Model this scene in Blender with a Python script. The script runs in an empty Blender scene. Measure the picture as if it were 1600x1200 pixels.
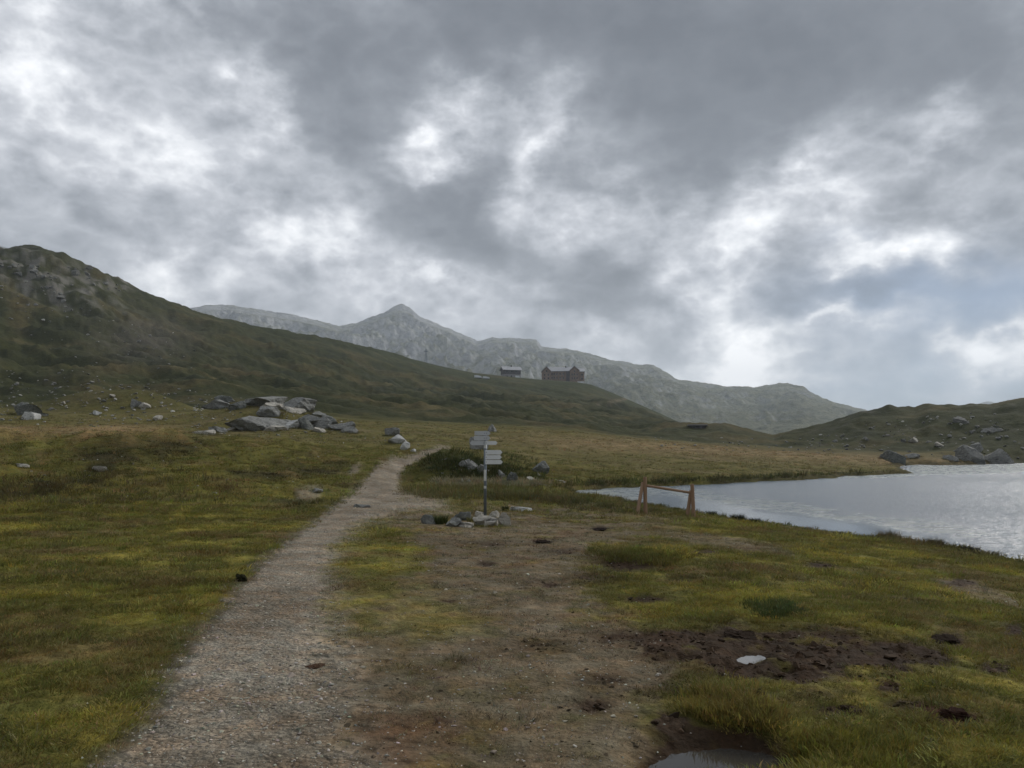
import bpy, bmesh, math, random
import numpy as np
from mathutils import Vector, Matrix

# ------------------------------------------------------------------ camera, sky, sun, exposure
SC = bpy.context.scene
COL = SC.collection
F_PX = 1209.0                      # focal length in pixels of the 1600 x 1200 photograph
EYE = 1.65
PITCH = math.atan(100.0 / F_PX)    # horizon at y = 700

cam_d = bpy.data.cameras.new('camera')
cam_d.sensor_fit = 'HORIZONTAL'; cam_d.sensor_width = 36.0
cam_d.lens = 36.0 * F_PX / 1600.0
cam_d.clip_start = 0.1; cam_d.clip_end = 30000
cam = bpy.data.objects.new('camera', cam_d); COL.objects.link(cam)
cam.location = (0, 0, EYE)
cam.rotation_euler = (math.radians(90) + PITCH, 0, 0)
SC.camera = cam

SUN_ELEV, SUN_AZ = math.radians(31), math.radians(46)     # azimuth clockwise from the view direction (+Y)
sun_d = bpy.data.lights.new('sun', 'SUN')
sun_d.energy = 1.5; sun_d.angle = math.radians(14); sun_d.color = (1.0, 0.96, 0.9)
sun = bpy.data.objects.new('sun', sun_d); COL.objects.link(sun)
sdir = Vector((math.sin(SUN_AZ) * math.cos(SUN_ELEV), math.cos(SUN_AZ) * math.cos(SUN_ELEV), math.sin(SUN_ELEV)))
sun.rotation_euler = sdir.to_track_quat('Z', 'Y').to_euler()

SC.view_settings.view_transform = 'Standard'
SC.view_settings.look = 'None'
SC.view_settings.gamma = 1.0
SC.view_settings.exposure = 0.55
SC.view_settings.use_curve_mapping = False
SC.cycles.use_denoising = True
SC.cycles.max_bounces = 5
SC.cycles.diffuse_bounces = 2
SC.cycles.glossy_bounces = 3
SC.cycles.volume_bounces = 1
SC.cycles.transparent_max_bounces = 6


def pix_dir(px, py):
    vx = (px - 800.0) / F_PX; vz = (600.0 - py) / F_PX
    c, s = math.cos(PITCH), math.sin(PITCH)
    return vx, c - s * vz, s + c * vz


def pix_ae(px, py):
    x, y, z = pix_dir(px, py)
    return math.atan2(x, y), z / math.hypot(x, y)          # azimuth, tangent of elevation


def at_r(px, py, r):
    a, t = pix_ae(px, py)
    return Vector((r * math.sin(a), r * math.cos(a), EYE + r * t))


class NT:
    """tiny node-tree helper"""
    def __init__(s, tree):
        s.t = tree; s.n = tree.nodes; s.l = tree.links
    def new(s, typ, **kw):
        n = s.n.new(typ)
        for k, v in kw.items(): setattr(n, k, v)
        return n
    def inp(s, sock, v):
        if hasattr(v, 'is_linked') or isinstance(v, bpy.types.NodeSocket): s.l.new(v, sock)
        elif v is not None: sock.default_value = v
    def math(s, op, a, b=None, c=None, clamp=False):
        n = s.new('ShaderNodeMath', operation=op); n.use_clamp = clamp
        s.inp(n.inputs[0], a)
        if b is not None: s.inp(n.inputs[1], b)
        if c is not None: s.inp(n.inputs[2], c)
        return n.outputs[0]
    def vmath(s, op, a, b=None, out=0):
        n = s.new('ShaderNodeVectorMath', operation=op)
        s.inp(n.inputs[0], a)
        if b is not None: s.inp(n.inputs[1], b)
        return n.outputs[out]
    def noise(s, vec, scale, detail=5, rough=0.55, dist=0.0, lac=2.0, out=0):
        n = s.new('ShaderNodeTexNoise')
        s.inp(n.inputs['Vector'], vec)
        n.inputs['Scale'].default_value = scale; n.inputs['Detail'].default_value = detail
        n.inputs['Roughness'].default_value = rough; n.inputs['Distortion'].default_value = dist
        n.inputs['Lacunarity'].default_value = lac
        return n.outputs[out]
    def ramp(s, fac, stops, interp='LINEAR'):
        n = s.new('ShaderNodeValToRGB'); e = n.color_ramp.elements; n.color_ramp.interpolation = interp
        while len(e) < len(stops): e.new(0.5)
        for q, (p, c) in zip(e, stops):
            q.position = p; q.color = (c, c, c, 1) if not hasattr(c, '__len__') else (*c, 1)
        s.inp(n.inputs[0], fac)
        return n.outputs[0]
    def mix(s, fac, a, b, blend='MIX'):
        n = s.new('ShaderNodeMix', data_type='RGBA', blend_type=blend)
        s.inp(n.inputs[0], fac)
        for i, v in ((6, a), (7, b)):
            if isinstance(v, bpy.types.NodeSocket): s.l.new(v, n.inputs[i])
            else: n.inputs[i].default_value = (*v, 1)
        return n.outputs[2]
    def maprange(s, v, a, b, c=0.0, d=1.0, smooth=False):
        n = s.new('ShaderNodeMapRange')
        if smooth: n.interpolation_type = 'SMOOTHSTEP'
        s.inp(n.inputs[0], v)
        for i, q in zip((1, 2, 3, 4), (a, b, c, d)): n.inputs[i].default_value = q
        return n.outputs[0]


# ---- world: clouded Nishita sky, worked in azimuth / elevation
W = bpy.data.worlds.new('World'); SC.world = W; W.use_nodes = True
W.node_tree.nodes.clear()
w = NT(W.node_tree)
wout = w.new('ShaderNodeOutputWorld'); wbg = w.new('ShaderNodeBackground')
sky = w.new('ShaderNodeTexSky', sky_type='NISHITA')
sky.sun_disc = False; sky.sun_elevation = SUN_ELEV; sky.sun_rotation = SUN_AZ; sky.altitude = 2200
tc = w.new('ShaderNodeTexCoord').outputs['Generated']
sep = w.new('ShaderNodeSeparateXYZ'); w.l.new(tc, sep.inputs[0])
az = w.math('ARCTAN2', sep.outputs[0], sep.outputs[1])
el = w.math('ARCSINE', sep.outputs[2])
comb = w.new('ShaderNodeCombineXYZ'); w.l.new(az, comb.inputs[0]); w.l.new(el, comb.inputs[1])
flat = comb.outputs[0]
str_dir = w.vmath('MULTIPLY', tc, (1.0, 1.0, 1.55))
# ragged warp so that the cloud banks have uneven outlines
wn = w.noise(str_dir, 3.2, 6, 0.6, out=1)
wv = w.vmath('SUBTRACT', wn, (0.5, 0.5, 0.5))
wv = w.vmath('MULTIPLY', wv, (0.17, 0.14, 0.0))
wn2 = w.noise(str_dir, 11.0, 6, 0.6, out=1)
wv2 = w.vmath('MULTIPLY', w.vmath('SUBTRACT', wn2, (0.5, 0.5, 0.5)), (0.11, 0.10, 0.0))
warp = w.vmath('ADD', w.vmath('ADD', flat, wv), wv2)


def blobs(items, vec, start):
    acc = start
    for (px, py, sx, sy, rot, wt) in items:
        a, t = pix_ae(px, py)
        m = w.new('ShaderNodeMapping', vector_type='TEXTURE')
        m.inputs['Location'].default_value = (a, math.atan(t), 0)
        m.inputs['Rotation'].default_value = (0, 0, math.radians(rot))
        m.inputs['Scale'].default_value = (sx / F_PX, sy / F_PX, 1)
        w.l.new(vec, m.inputs['Vector'])
        d = w.vmath('DOT_PRODUCT', m.outputs[0], m.outputs[0], out=1)
        g = w.math('EXPONENT', w.math('MULTIPLY', d, -0.7))
        acc = w.math('MULTIPLY_ADD', g, wt, acc)
    return acc


CLOUD = [
    # dark banks
    (545, 165, 105, 95, 0, -.20), (800, 40, 360, 80, 0, -.22), (1120, 110, 300, 130, 0, -.22),
    (1110, 250, 170, 60, 10, -.16), (735, 310, 85, 80, 0, -.24), (890, 430, 150, 55, -10, -.17),
    (1470, 70, 260, 110, 0, -.14), (1000, 490, 75, 55, 0, -.14), (1265, 495, 75, 42, -15, -.20),
    (1430, 470, 120, 36, 0, -.16), (1550, 330, 80, 140, 0, -.10), (560, 320, 70, 50, 0, -.05),
    (210, 335, 45, 50, 0, -.10), (1230, 430, 45, 40, 0, -.12), (380, 60, 90, 50, 0, -.04),
    (1090, 540, 60, 30, 0, -.08), (1490, 600, 160, 35, 0, -.06),
    # bright gaps and lit edges
    (395, 160, 42, 46, 20, .26), (245, 22, 60, 22, 0, .16), (735, 190, 95, 42, 18, .28), (838, 265, 26, 70, -12, .24),
    (660, 225, 45, 30, 30, .14), (220, 255, 60, 46, 0, .15), (240, 430, 55, 50, 0, .18), (440, 385, 95, 38, -5, .22),
    (540, 345, 50, 40, 0, .14), (930, 335, 60, 38, -10, .20), (1075, 440, 66, 58, 0, .22), (1165, 365, 66, 42, 20, .22),
    (1265, 310, 50, 38, 0, .22), (1355, 405, 85, 36, 15, .36), (1470, 210, 50, 38, 0, .26), (1330, 205, 60, 56, 0, .15),
    (1160, 540, 50, 34, 0, .30), (1340, 508, 62, 16, 0, .26), (1110, 585, 90, 26, 0, .22), (680, 462, 70, 20, 0, .18),
    (950, 540, 46, 26, 0, .16), (1562, 568, 46, 30, 20, .40), (40, 190, 70, 110, 0, .14), (20, 120, 40, 24, 0, .12),
    (320, 470, 120, 40, 0, .05), (1500, 380, 50, 36, 0, .10), (1230, 600, 60, 24, 0, .14),
    (1080, 540, 300, 60, 0, .05),
]
base = blobs([(*q[:5], q[5] * (1.25 if q[5] > 0 else 1.12)) for q in CLOUD], warp, 0.462)
n1 = w.math('MULTIPLY_ADD', w.noise(str_dir, 4.2, 10, 0.56, 0.15), 1.0, -0.5)
n2 = w.math('MULTIPLY_ADD', w.noise(w.vmath('ADD', str_dir, (7.3, 2.1, 4.4)), 11.0, 11, 0.58, 0.1), 1.0, -0.5)
# billows: soft grey bodies with sharp bright rims where the cloud thins
bil = w.math('ABSOLUTE', w.math('MULTIPLY_ADD', w.noise(w.vmath('ADD', str_dir, (1.7, 5.2, 0.4)), 6.5, 9, 0.50, 0.1), 2.0, -1.0))
bil = w.math('SUBTRACT', 0.16, bil)
bil2 = w.math('ABSOLUTE', w.math('MULTIPLY_ADD', w.noise(w.vmath('ADD', str_dir, (4.7, 1.2, 8.4)), 17.0, 7, 0.5, 0.1), 2.0, -1.0))
bil = w.math('ADD', bil, w.math('MULTIPLY', w.math('SUBTRACT', 0.16, bil2), 0.8))
T = w.math('MULTIPLY_ADD', n1, 0.55, base)
amp = w.maprange(T, 0.2, 0.62, 0.42, 1.0)
T = w.math('ADD', T, w.math('MULTIPLY', w.math('ADD', w.math('MULTIPLY', n2, 0.85), w.math('MULTIPLY', bil, 0.55)), amp), clamp=True)
cloud = w.ramp(T, [(0.0, (.112, .124, .146)), (0.18, (.150, .164, .189)), (0.34, (.222, .239, .269)),
                   (0.48, (.330, .349, .384)), (0.62, (.455, .473, .510)), (0.76, (.650, .667, .698)), (1.0, (1.0, 1.0, 1.01))])
BLUE = [(1480, 475, 150, 45, 0, .85), (1470, 605, 230, 45, 0, .85), (1310, 372, 30, 20, 0, .4), (1590, 480, 60, 90, 0, .25),
        (1180, 470, 90, 50, 0, .12)]
bl = blobs(BLUE, warp, 0.0)
bl = w.math('MULTIPLY', bl, w.maprange(T, 0.35, 0.75, 1.0, 0.12), clamp=True)
skyc = w.vmath('SCALE', sky.outputs[0]); skyc.node.inputs['Scale'].default_value = 0.07
skyc = w.mix(0.80, skyc, (.155, .195, .270))
skyk = w.vmath('SCALE', skyc); w.l.new(w.maprange(T, 0.15, 0.6, .8, 1.45), skyk.node.inputs['Scale']); skyc = skyk
fin = w.mix(bl, cloud, skyc)
w.l.new(fin, wbg.inputs[0]); wbg.inputs[1].default_value = 1.0
w.l.new(wbg.outputs[0], wout.inputs[0])
W.cycles.sampling_method = 'MANUAL'; W.cycles.sample_map_resolution = 1024

# ------------------------------------------------------------------ noise
_rng = np.random.default_rng(11)
_perm = np.tile(_rng.permutation(256), 2)
_ang = _rng.random(256) * 2 * np.pi
_gx, _gy = np.cos(_ang), np.sin(_ang)


def perlin(x, y):
    xi = np.floor(x).astype(np.int64); yi = np.floor(y).astype(np.int64)
    xf = x - xi; yf = y - yi; xi &= 255; yi &= 255
    u = xf * xf * xf * (xf * (xf * 6 - 15) + 10); v = yf * yf * yf * (yf * (yf * 6 - 15) + 10)
    def g(ix, iy, dx, dy):
        h = _perm[(_perm[ix & 255] + iy) & 255]
        return _gx[h] * dx + _gy[h] * dy
    a = g(xi, yi, xf, yf); b = g(xi + 1, yi, xf - 1, yf)
    c = g(xi, yi + 1, xf, yf - 1); d = g(xi + 1, yi + 1, xf - 1, yf - 1)
    return ((a + u * (b - a)) * (1 - v) + (c + u * (d - c)) * v) * 1.5


def fbm(x, y, octs=4, gain=0.5, ridged=False):
    s = np.zeros_like(x); amp = 1.0; tot = 0; f = 1.0
    for o in range(octs):
        n = perlin(x * f + 17.3 * o, y * f - 9.1 * o)
        if ridged: n = 1 - 2 * np.abs(n)
        s += amp * n; tot += amp; amp *= gain; f *= 2.03
    return s / tot


def sstep(a, b, x):
    t = np.clip((x - a) / (b - a), 0, 1)
    return t * t * (3 - 2 * t)


def poly_sd(px, py, poly):
    """signed distance to a polygon, positive inside"""
    P = np.array(poly, float); Q = np.roll(P, -1, 0)
    d2 = np.full(px.shape, 1e18); ins = np.zeros(px.shape, bool)
    for (x0, y0), (x1, y1) in zip(P, Q):
        ex, ey = x1 - x0, y1 - y0
        t = np.clip(((px - x0) * ex + (py - y0) * ey) / (ex * ex + ey * ey + 1e-12), 0, 1)
        d2 = np.minimum(d2, (px - x0 - t * ex) ** 2 + (py - y0 - t * ey) ** 2)
        if y0 != y1:
            c = ((y0 > py) != (y1 > py)) & (px < ex * (py - y0) / ey + x0)
            ins ^= c
    return np.where(ins, 1, -1) * np.sqrt(d2)


# ------------------------------------------------------------------ terrain control lines: (pixel x, pixel y) seen at distance r
def Z(z): return ('z', z)
LINES = [
    (1.5, [(-900, Z(0)), (2500, Z(0))]),
    (5, [(-900, Z(.05)), (800, Z(0)), (2500, Z(-.02))]),
    (10, [(-900, Z(.4)), (0, Z(.12)), (500, Z(-.03)), (1100, Z(-.08)), (1600, Z(-.2)), (2500, Z(-.5))]),
    (20, [(-900, Z(1.2)), (0, Z(.12)), (400, Z(-.1)), (757, Z(-.24)), (1040, Z(-.34)), (1300, Z(-.5)), (1600, Z(-.7)), (2500, Z(-.9))]),
    (30, [(-900, Z(2.4)), (0, 752), (300, 757), (500, 768), (600, 772), (757, 779), (900, 788), (1000, Z(-.75)), (2500, Z(-.9))]),
    (42, [(-900, Z(4.5)), (0, 722), (250, 715), (470, 733), (590, 738), (650, 752), (850, 758), (900, Z(-.75)), (2500, Z(-.9))]),
    (60, [(-900, Z(8)), (0, 695), (250, 692), (400, 694), (560, 704), (640, 704), (700, 704), (757, 712), (850, 733), (1000, 745), (1150, Z(-.75)), (2500, Z(-.9))]),
    (85, [(-900, Z(12)), (0, 677), (300, 680), (450, 678), (600, 686), (690, 690), (900, 707), (1000, 717), (1200, 731), (1320, Z(-.7)), (2500, Z(-.9))]),
    (120, [(-900, Z(22)), (0, 655), (300, 652), (450, 655), (560, 662), (640, 662), (760, 669), (900, 678), (1000, 689), (1200, 707), (1300, 714), (1400, 721), (1500, Z(-.8)), (2500, Z(-.8))]),
    (170, [(-900, Z(42)), (0, 636), (300, 632), (450, 640), (560, 652), (700, 664), (900, 677), (980, 687), (1200, 702), (1350, 706), (1450, 708), (1600, 704), (2500, 690)]),
    (230, [(-900, Z(65)), (0, 600), (300, 606), (500, 630), (700, 652), (900, 669), (1000, 680), (1040, 671), (1080, 670), (1130, 668), (1165, 677), (1210, 686), (1260, 676), (1300, 664), (1345, 650), (1390, 645), (1430, 648), (1452, 638), (1500, 641), (1550, 640), (1600, 632), (1900, 610), (2500, 640)]),
    (330, [(-900, Z(100)), (-300, 480), (0, 502), (150, 522), (300, 556), (450, 590), (600, 618), (750, 637), (900, 650), (1000, 664), (1080, 684), (1210, 694), (1400, 672), (1600, 660), (2500, 680)]),
    (450, [(-900, Z(120)), (-300, 385), (0, 393), (60, 396), (95, 402), (125, 415), (190, 447), (240, 472), (300, 493), (400, 521), (500, 546), (640, 584), (750, 606), (850, 620), (950, 634), (1010, 652), (1075, 678), (1200, 705), (1600, 705), (2500, 705)]),
    (600, [(-900, Z(125)), (-300, 420), (0, 432), (200, 480), (300, 505), (400, 524), (450, 532), (530, 543), (600, 557), (640, 566), (740, 584), (800, 591), (850, 596), (900, 599), (925, 603), (960, 617), (1000, 634), (1040, 651), (1075, 666), (1130, 692), (1300, 715), (2500, 715)]),
    (760, [(-900, Z(120)), (0, 480), (300, 540), (450, 562), (640, 592), (850, 616), (960, 645), (1075, 690), (1300, 718), (2500, 716)]),
    (1300, [(-900, Z(60)), (0, Z(60)), (600, Z(30)), (1000, Z(-10)), (2500, Z(-20))]),
    (5600, [(-900, Z(-40)), (2500, Z(-40))]),
]
AZ_END = math.radians(150)


def line_eval(r, pts, az):
    xs, zs = [], []
    for p in pts:
        if isinstance(p[1], tuple):
            a = math.atan2((p[0] - 800.0) / F_PX, 1.0); z = p[1][1]
        else:
            a, t = pix_ae(p[0], p[1]); z = EYE + r * t
        xs.append(a); zs.append(z)
    back = 0.35 * zs[0] + 0.65 * zs[-1]
    xs = [-math.pi, -AZ_END] + xs + [AZ_END, math.pi]
    zs = [back, back * .5 + zs[0] * .5] + zs + [zs[-1] * .5 + back * .5, back]
    return np.interp(az, xs, zs)


def pchip_cols(R, Zc, r):
    """monotone cubic through control distances R (n) and heights Zc (n, m) at distances r (k) -> (k, m)"""
    X = np.log(R); x = np.log(r)
    h = np.diff(X)[:, None]; d = np.diff(Zc, axis=0) / h
    m = np.zeros_like(Zc)
    w1 = 2 * h[1:] + h[:-1]; w2 = h[1:] + 2 * h[:-1]
    same = d[1:] * d[:-1] > 0
    with np.errstate(divide='ignore', invalid='ignore'):
        hm = (w1 + w2) / (w1 / d[:-1] + w2 / d[1:])
    m[1:-1] = np.where(same, hm, 0)
    m[0] = d[0]; m[-1] = d[-1]
    i = np.clip(np.searchsorted(X, x) - 1, 0, len(X) - 2)
    hh = (X[i + 1] - X[i])[:, None]; t = ((x - X[i]) / hh[:, 0])[:, None]
    h00 = 2 * t**3 - 3 * t**2 + 1; h10 = t**3 - 2 * t**2 + t; h01 = -2 * t**3 + 3 * t**2; h11 = t**3 - t**2
    return h00 * Zc[i] + h10 * hh * m[i] + h01 * Zc[i + 1] + h11 * hh * m[i + 1]


view = np.radians(np.arange(-39, 39.001, 0.098))
left = np.radians(np.concatenate([np.linspace(-180, -50, 40), np.linspace(-48.5, -39.5, 14)]))
AZ = np.concatenate([left, view, -left[::-1]])
pyr = np.arange(1500, 732, -2.1)
R1 = EYE * F_PX / (pyr - 700)
R2 = np.geomspace(R1[-1] * 1.008, 820, 330)
R3 = np.geomspace(860, 5600, 14)
RR = np.concatenate([[1.5, 1.9], R1, R2, R3])
CR = np.array([l[0] for l in LINES], float)
CZ = np.array([line_eval(l[0], l[1], AZ) for l in LINES])
# soften the corners of the control lines across azimuth
GZ = pchip_cols(CR, CZ, RR)
rr, aa = np.meshgrid(RR, AZ, indexing='ij')
GX = rr * np.sin(aa); GY = rr * np.cos(aa)


def project(x, y, z):
    """world -> photograph pixels (arrays)"""
    c, s = math.cos(PITCH), math.sin(PITCH)
    zz = z - EYE
    d = np.maximum(c * y + s * zz, 1e-3); u = -s * y + c * zz
    return 800 + F_PX * x / d, 600 - F_PX * u / d, (c * y + s * zz) > 0.1


# ---- lake outline on the water plane
LAKE_Z = -0.95
def on_plane(px, py, z=LAKE_Z):
    a, t = pix_ae(px, py); r = (z - EYE) / t
    return r * math.sin(a), r * math.cos(a)
NEAR_SHORE = [(886, 768), (930, 774), (975, 778), (1000, 786), (1050, 793), (1100, 802), (1180, 814), (1250, 824), (1330, 836), (1420, 846), (1500, 857), (1600, 876), (1760, 905), (1900, 950)]
FAR_SHORE = [(2300, 745), (1900, 724), (1700, 723), (1590, 722.5), (1540, 725.5), (1480, 727), (1425, 726), (1398, 729), (1412, 735), (1425, 740), (1370, 742), (1318, 744), (1305, 747), (1200, 752), (1100, 757), (1000, 761), (940, 764)]
LAKE = [on_plane(*p) for p in NEAR_SHORE + FAR_SHORE]
sd = np.full(GX.shape, -1e3)
msk = (rr < 260) & (aa > -0.2) & (aa < 2.2)
wx = GX + 0.5 * fbm(GX * .5, GY * .5, 3) * np.clip(rr / 40, .2, 2)
wy = GY + 0.9 * fbm(GX * .5 + 40, GY * .5, 3) * np.clip(rr / 40, .2, 3)
sd[msk] = poly_sd(wx[msk], wy[msk], LAKE)

PX, PY, INF = project(GX, GY, GZ)
near = INF & (rr < 140)


def soft_poly(poly, soft=14, warp=1.0, f=0.03):
    out = np.zeros(PX.shape); m = near
    wob = 16 * warp * fbm(GX[m] * 1.7 / np.clip(rr[m] / 10, .6, 6), GY[m] * 1.7 / np.clip(rr[m] / 10, .6, 6), 4, .6)
    s = poly_sd(PX[m] + wob, PY[m] + wob * .4, poly) * 1.0
    out[m] = sstep(-soft, soft, s)
    return out


def patch(px, py, rx, ry):
    return np.where(INF, np.exp(-((PX - px) / rx) ** 2 - ((PY - py) / ry) ** 2), 0)


PATH_L = [(100, 1290), (165, 1200), (240, 1100), (298, 1000), (350, 940), (388, 895), (438, 850), (478, 824), (508, 800), (522, 788), (545, 775), (562, 760), (572, 745), (588, 730), (618, 716), (655, 706), (684, 699)]
PATH_R = [(704, 699), (694, 706), (668, 715), (640, 730), (624, 745), (622, 760), (632, 773), (690, 784), (700, 795), (640, 802), (575, 818), (540, 842), (522, 870), (522, 905), (520, 960), (530, 1020), (550, 1100), (570, 1200), (600, 1290)]
_s = np.full(PX.shape, -400.0); _s[near] = poly_sd(PX[near], PY[near], PATH_L + PATH_R)
_mid = np.interp(PY, [p[1] for p in PATH_L[::-1]], [p[0] for p in PATH_L[::-1]]) * .5 + .5 * np.interp(PY, [699, 745, 773, 800, 842, 905, 1020, 1290], [704, 624, 632, 640, 540, 522, 530, 600])
_soft = np.clip((PY - 705) * np.where(PX > _mid, .20, .085), 3, 85)
m_path = sstep(-1, 1, _s / _soft + .9 * fbm(GX * 1.5, GY * 1.5, 4, .6) + .5 * fbm(GX * 6, GY * 6, 2)) * near * (_s > -120)
m_path = np.maximum(m_path, .6 * soft_poly([(462, 772), (480, 763), (506, 764), (498, 780), (470, 781)], 4, .3))
m_path = np.maximum(m_path, .8 * soft_poly([(540, 742), (556, 724), (566, 727), (552, 750)], 4, .3))
SOIL = [(420, 1290), (480, 1100), (500, 1000), (540, 985), (600, 940), (660, 870), (640, 820), (660, 806), (800, 800), (990, 808), (1040, 822), (960, 850), (920, 880), (900, 940), (1010, 985), (1050, 1040), (1000, 1120), (980, 1290)]
_s = np.full(PX.shape, -400.0); _s[near] = poly_sd(PX[near], PY[near], SOIL)
_pn = fbm(GX * .9 + 3, GY * .9, 5, .6); _pn2 = fbm(GX * 3.2, GY * 3.2 + 8, 4, .6)
m_soil = sstep(-.45, .45, np.clip(_s / 75, -1.4, .8) + 1.0 * _pn + .6 * _pn2) * near
m_soil = np.maximum(m_soil, .75 * soft_poly([(1010, 818), (1130, 835), (1230, 858), (1240, 868), (1120, 855), (1020, 836)], 6, 1))
m_soil = np.maximum(m_soil, .8 * soft_poly([(1450, 896), (1520, 895), (1600, 930), (1600, 950), (1480, 912)], 6, 1))
m_mud = soft_poly([(985, 990), (1070, 982), (1140, 972), (1210, 985), (1290, 988), (1390, 998), (1480, 1015), (1495, 1042), (1400, 1058), (1290, 1065), (1150, 1058), (1090, 1045), (1000, 1022)], 16, 1.6)
m_mud = np.maximum(m_mud, .9 * soft_poly([(1000, 1160), (1030, 1110), (1100, 1125), (1190, 1140), (1250, 1165), (1240, 1200), (980, 1230)], 14, 1.3))
m_mud = np.maximum(m_mud, .85 * soft_poly([(1440, 1100), (1500, 1112), (1545, 1128), (1500, 1135), (1450, 1125)], 9, 1.2))
for p in [(1480, 998, 26, 9), (985, 884, 38, 8), (845, 845, 16, 4), (938, 827, 13, 3), (1100, 862, 22, 4), (1500, 900, 24, 5), (1140, 1093, 60, 9), (1590, 985, 24, 10), (1420, 1098, 40, 9), (1385, 1075, 20, 8), (700, 940, 12, 4), (860, 912, 14, 4), (760, 880, 14, 3), (1280, 880, 20, 4), (1560, 1040, 30, 9), (1310, 1110, 34, 9), (930, 1100, 30, 10)]:
    m_mud = np.maximum(m_mud, np.minimum(1, 1.2 * patch(*p)))
for q, wt in (((1000, 1000, 80, 22), .7), ((930, 905, 50, 10), .6), ((1010, 935, 50, 8), .6), ((1050, 1075, 70, 14), .6), ((1290, 1085, 70, 12), .6), ((760, 850, 60, 5), .5), ((890, 860, 50, 6), .55), ((1000, 850, 50, 4), .5), ((1240, 905, 40, 5), .6), ((1420, 935, 40, 6), .5), ((1060, 905, 40, 6), .6), ((850, 1010, 60, 12), .4), ((960, 1060, 50, 10), .6)):
    m_mud = np.maximum(m_mud, wt * patch(*q))
m_mud = np.clip(m_mud * (1.15 + 1.9 * fbm(GX * 2.2 + 4, GY * 2.2, 4, .6)), 0, 1)
m_lawn = soft_poly([(540, 860), (640, 852), (655, 880), (720, 930), (780, 1000), (640, 1010), (545, 985), (535, 930)], 26, 1.5)
m_soil = np.clip(m_soil * (1 - .50 * m_lawn), 0, 1)
m_sparse = np.clip(m_soil, 0, 1)

# ---- relief
bumpy = np.clip(1 - m_path - .6 * m_soil, 0, 1)
relief = (.045 * fbm(GX * 1.1, GY * 1.1, 4, .55) * bumpy + .03 * fbm(GX * 3.1 + 5, GY * 3.1, 3) * bumpy
          + .012 * fbm(GX * 5, GY * 5, 3)) * np.clip(1.25 - rr / 90, 0, 1)
mudl = fbm(GX * 4.5, GY * 4.5, 4, .6, True)
relief += m_mud * (.040 * mudl - .03)
relief += np.clip(1 - m_path, 0, 1) * np.clip((rr - 14) / 30, 0, 1) * np.clip(1.3 - rr / 160, 0, 1) * (
    .45 * fbm(GX * .11, GY * .14, 3) + .30 * fbm(GX * .33 + 9, GY * .4, 3, .5) + .16 * fbm(GX * .5, GY * .55, 3, .5, True))
hill = sstep(110, 260, rr) * (1 - sstep(700, 1000, rr))
hx = GX + .55 * GY
relief += hill * (6.0 * fbm(hx * .016, GY * .022, 4, .5) + (4.2 * fbm(hx * .030 + 3, GY * .055, 4, .5, True) + 1.5 * fbm(GX * .15, GY * .17, 3, .55)) * (1 - .5 * sstep(400, 450, rr)))
crest = np.exp(-(np.abs(rr - 600) / 95) ** 3) * sstep(math.radians(-12), math.radians(-5), aa)
relief *= 1 - .97 * crest
rknoll = sstep(140, 185, rr) * (1 - sstep(300, 400, rr)) * sstep(math.radians(9), math.radians(16), aa)
relief *= 1 - .65 * rknoll
relief += rknoll * (1.1 * fbm(GX * .05, GY * .05, 4, .55, True) + .9 * fbm(GX * .17, GY * .2, 3))
spur = sstep(150, 200, rr) * (1 - sstep(300, 400, rr)) * sstep(math.radians(4), math.radians(9), aa)
relief *= 1 - .25 * spur
# rocky crags on the steep hill
crag = np.exp(-((PX - 70) / 110) ** 2 - ((PY - 440 - .35 * (PX - 60)) / 34) ** 2) * INF * (rr > 250)
crag = np.maximum(crag, np.exp(-((PX - 165) / 60) ** 2 - ((PY - 440) / 18) ** 2) * INF * (rr > 250))
relief += crag * 1.8 * fbm(GX * .11, GY * .11, 4, .6, True)
GZ = GZ + relief
# named hummocks and the knoll behind the signpost
def mound(px, py, r, wx_, wy_, h, sharp=2):
    a, t = pix_ae(px, py); cx, cy = r * math.sin(a), r * math.cos(a)
    q = ((GX - cx) / wx_) ** 2 + ((GY - cy) / wy_) ** 2
    return h * np.exp(-q ** (sharp / 2))
knoll = mound(725, 720, 44, 2.6, 4.2, 1.15, 3) + mound(800, 735, 43, 1.9, 3.2, .55, 3) + mound(680, 725, 45, 1.5, 2.5, .35)
GZ += knoll * (1 + .35 * fbm(GX * .9, GY * .9, 3)) * (1 - .9 * m_path)
_hr = random.Random(77)
for _ in range(26):
    GZ = GZ + mound(_hr.uniform(-30, 540), 720, _hr.uniform(26, 60), _hr.uniform(.8, 2.2), _hr.uniform(.5, 1.1), _hr.uniform(.12, .42), 3) * (1 - m_path)
for q in ((150, 38, 7, 1.5, .5), (330, 43, 5, 1.4, .55), (60, 52, 6, 1.8, .85), (430, 50, 4, 1.3, .6), (250, 33, 6, 1.2, .3), (480, 38, 3, 1.1, .32), (545, 52, 2.2, 1.2, .4), (20, 31, 5, 1.2, .35), (360, 57, 5, 1.5, .5)):
    GZ = GZ + mound(q[0], 720, *q[1:], 3) * (1 + .5 * fbm(GX * .5, GY * .5, 3)) * (1 - m_path)
GZ += mound(268, 690, 47, 1.9, 1.2, 1.3, 3) + mound(170, 705, 43, 2.2, 1.1, .9, 3) + mound(215, 700, 51, 4, 1.6, .7, 3) + mound(20, 700, 44, 2.4, 1.0, .6, 3) + mound(400, 715, 44, 2.2, .9, .5, 3) + mound(80, 720, 42, 3, 2, .35) + mound(110, 735, 36, 3.5, 1.2, .3, 3) + mound(420, 700, 55, 3.5, 2, .4)
GZ += mound(430, 640, 104, 8, 7, 2.0, 3) + mound(345, 632, 112, 6, 6, 1.2)
GZ += mound(185, 600, 150, 11, 8, 3.0, 3)
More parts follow.
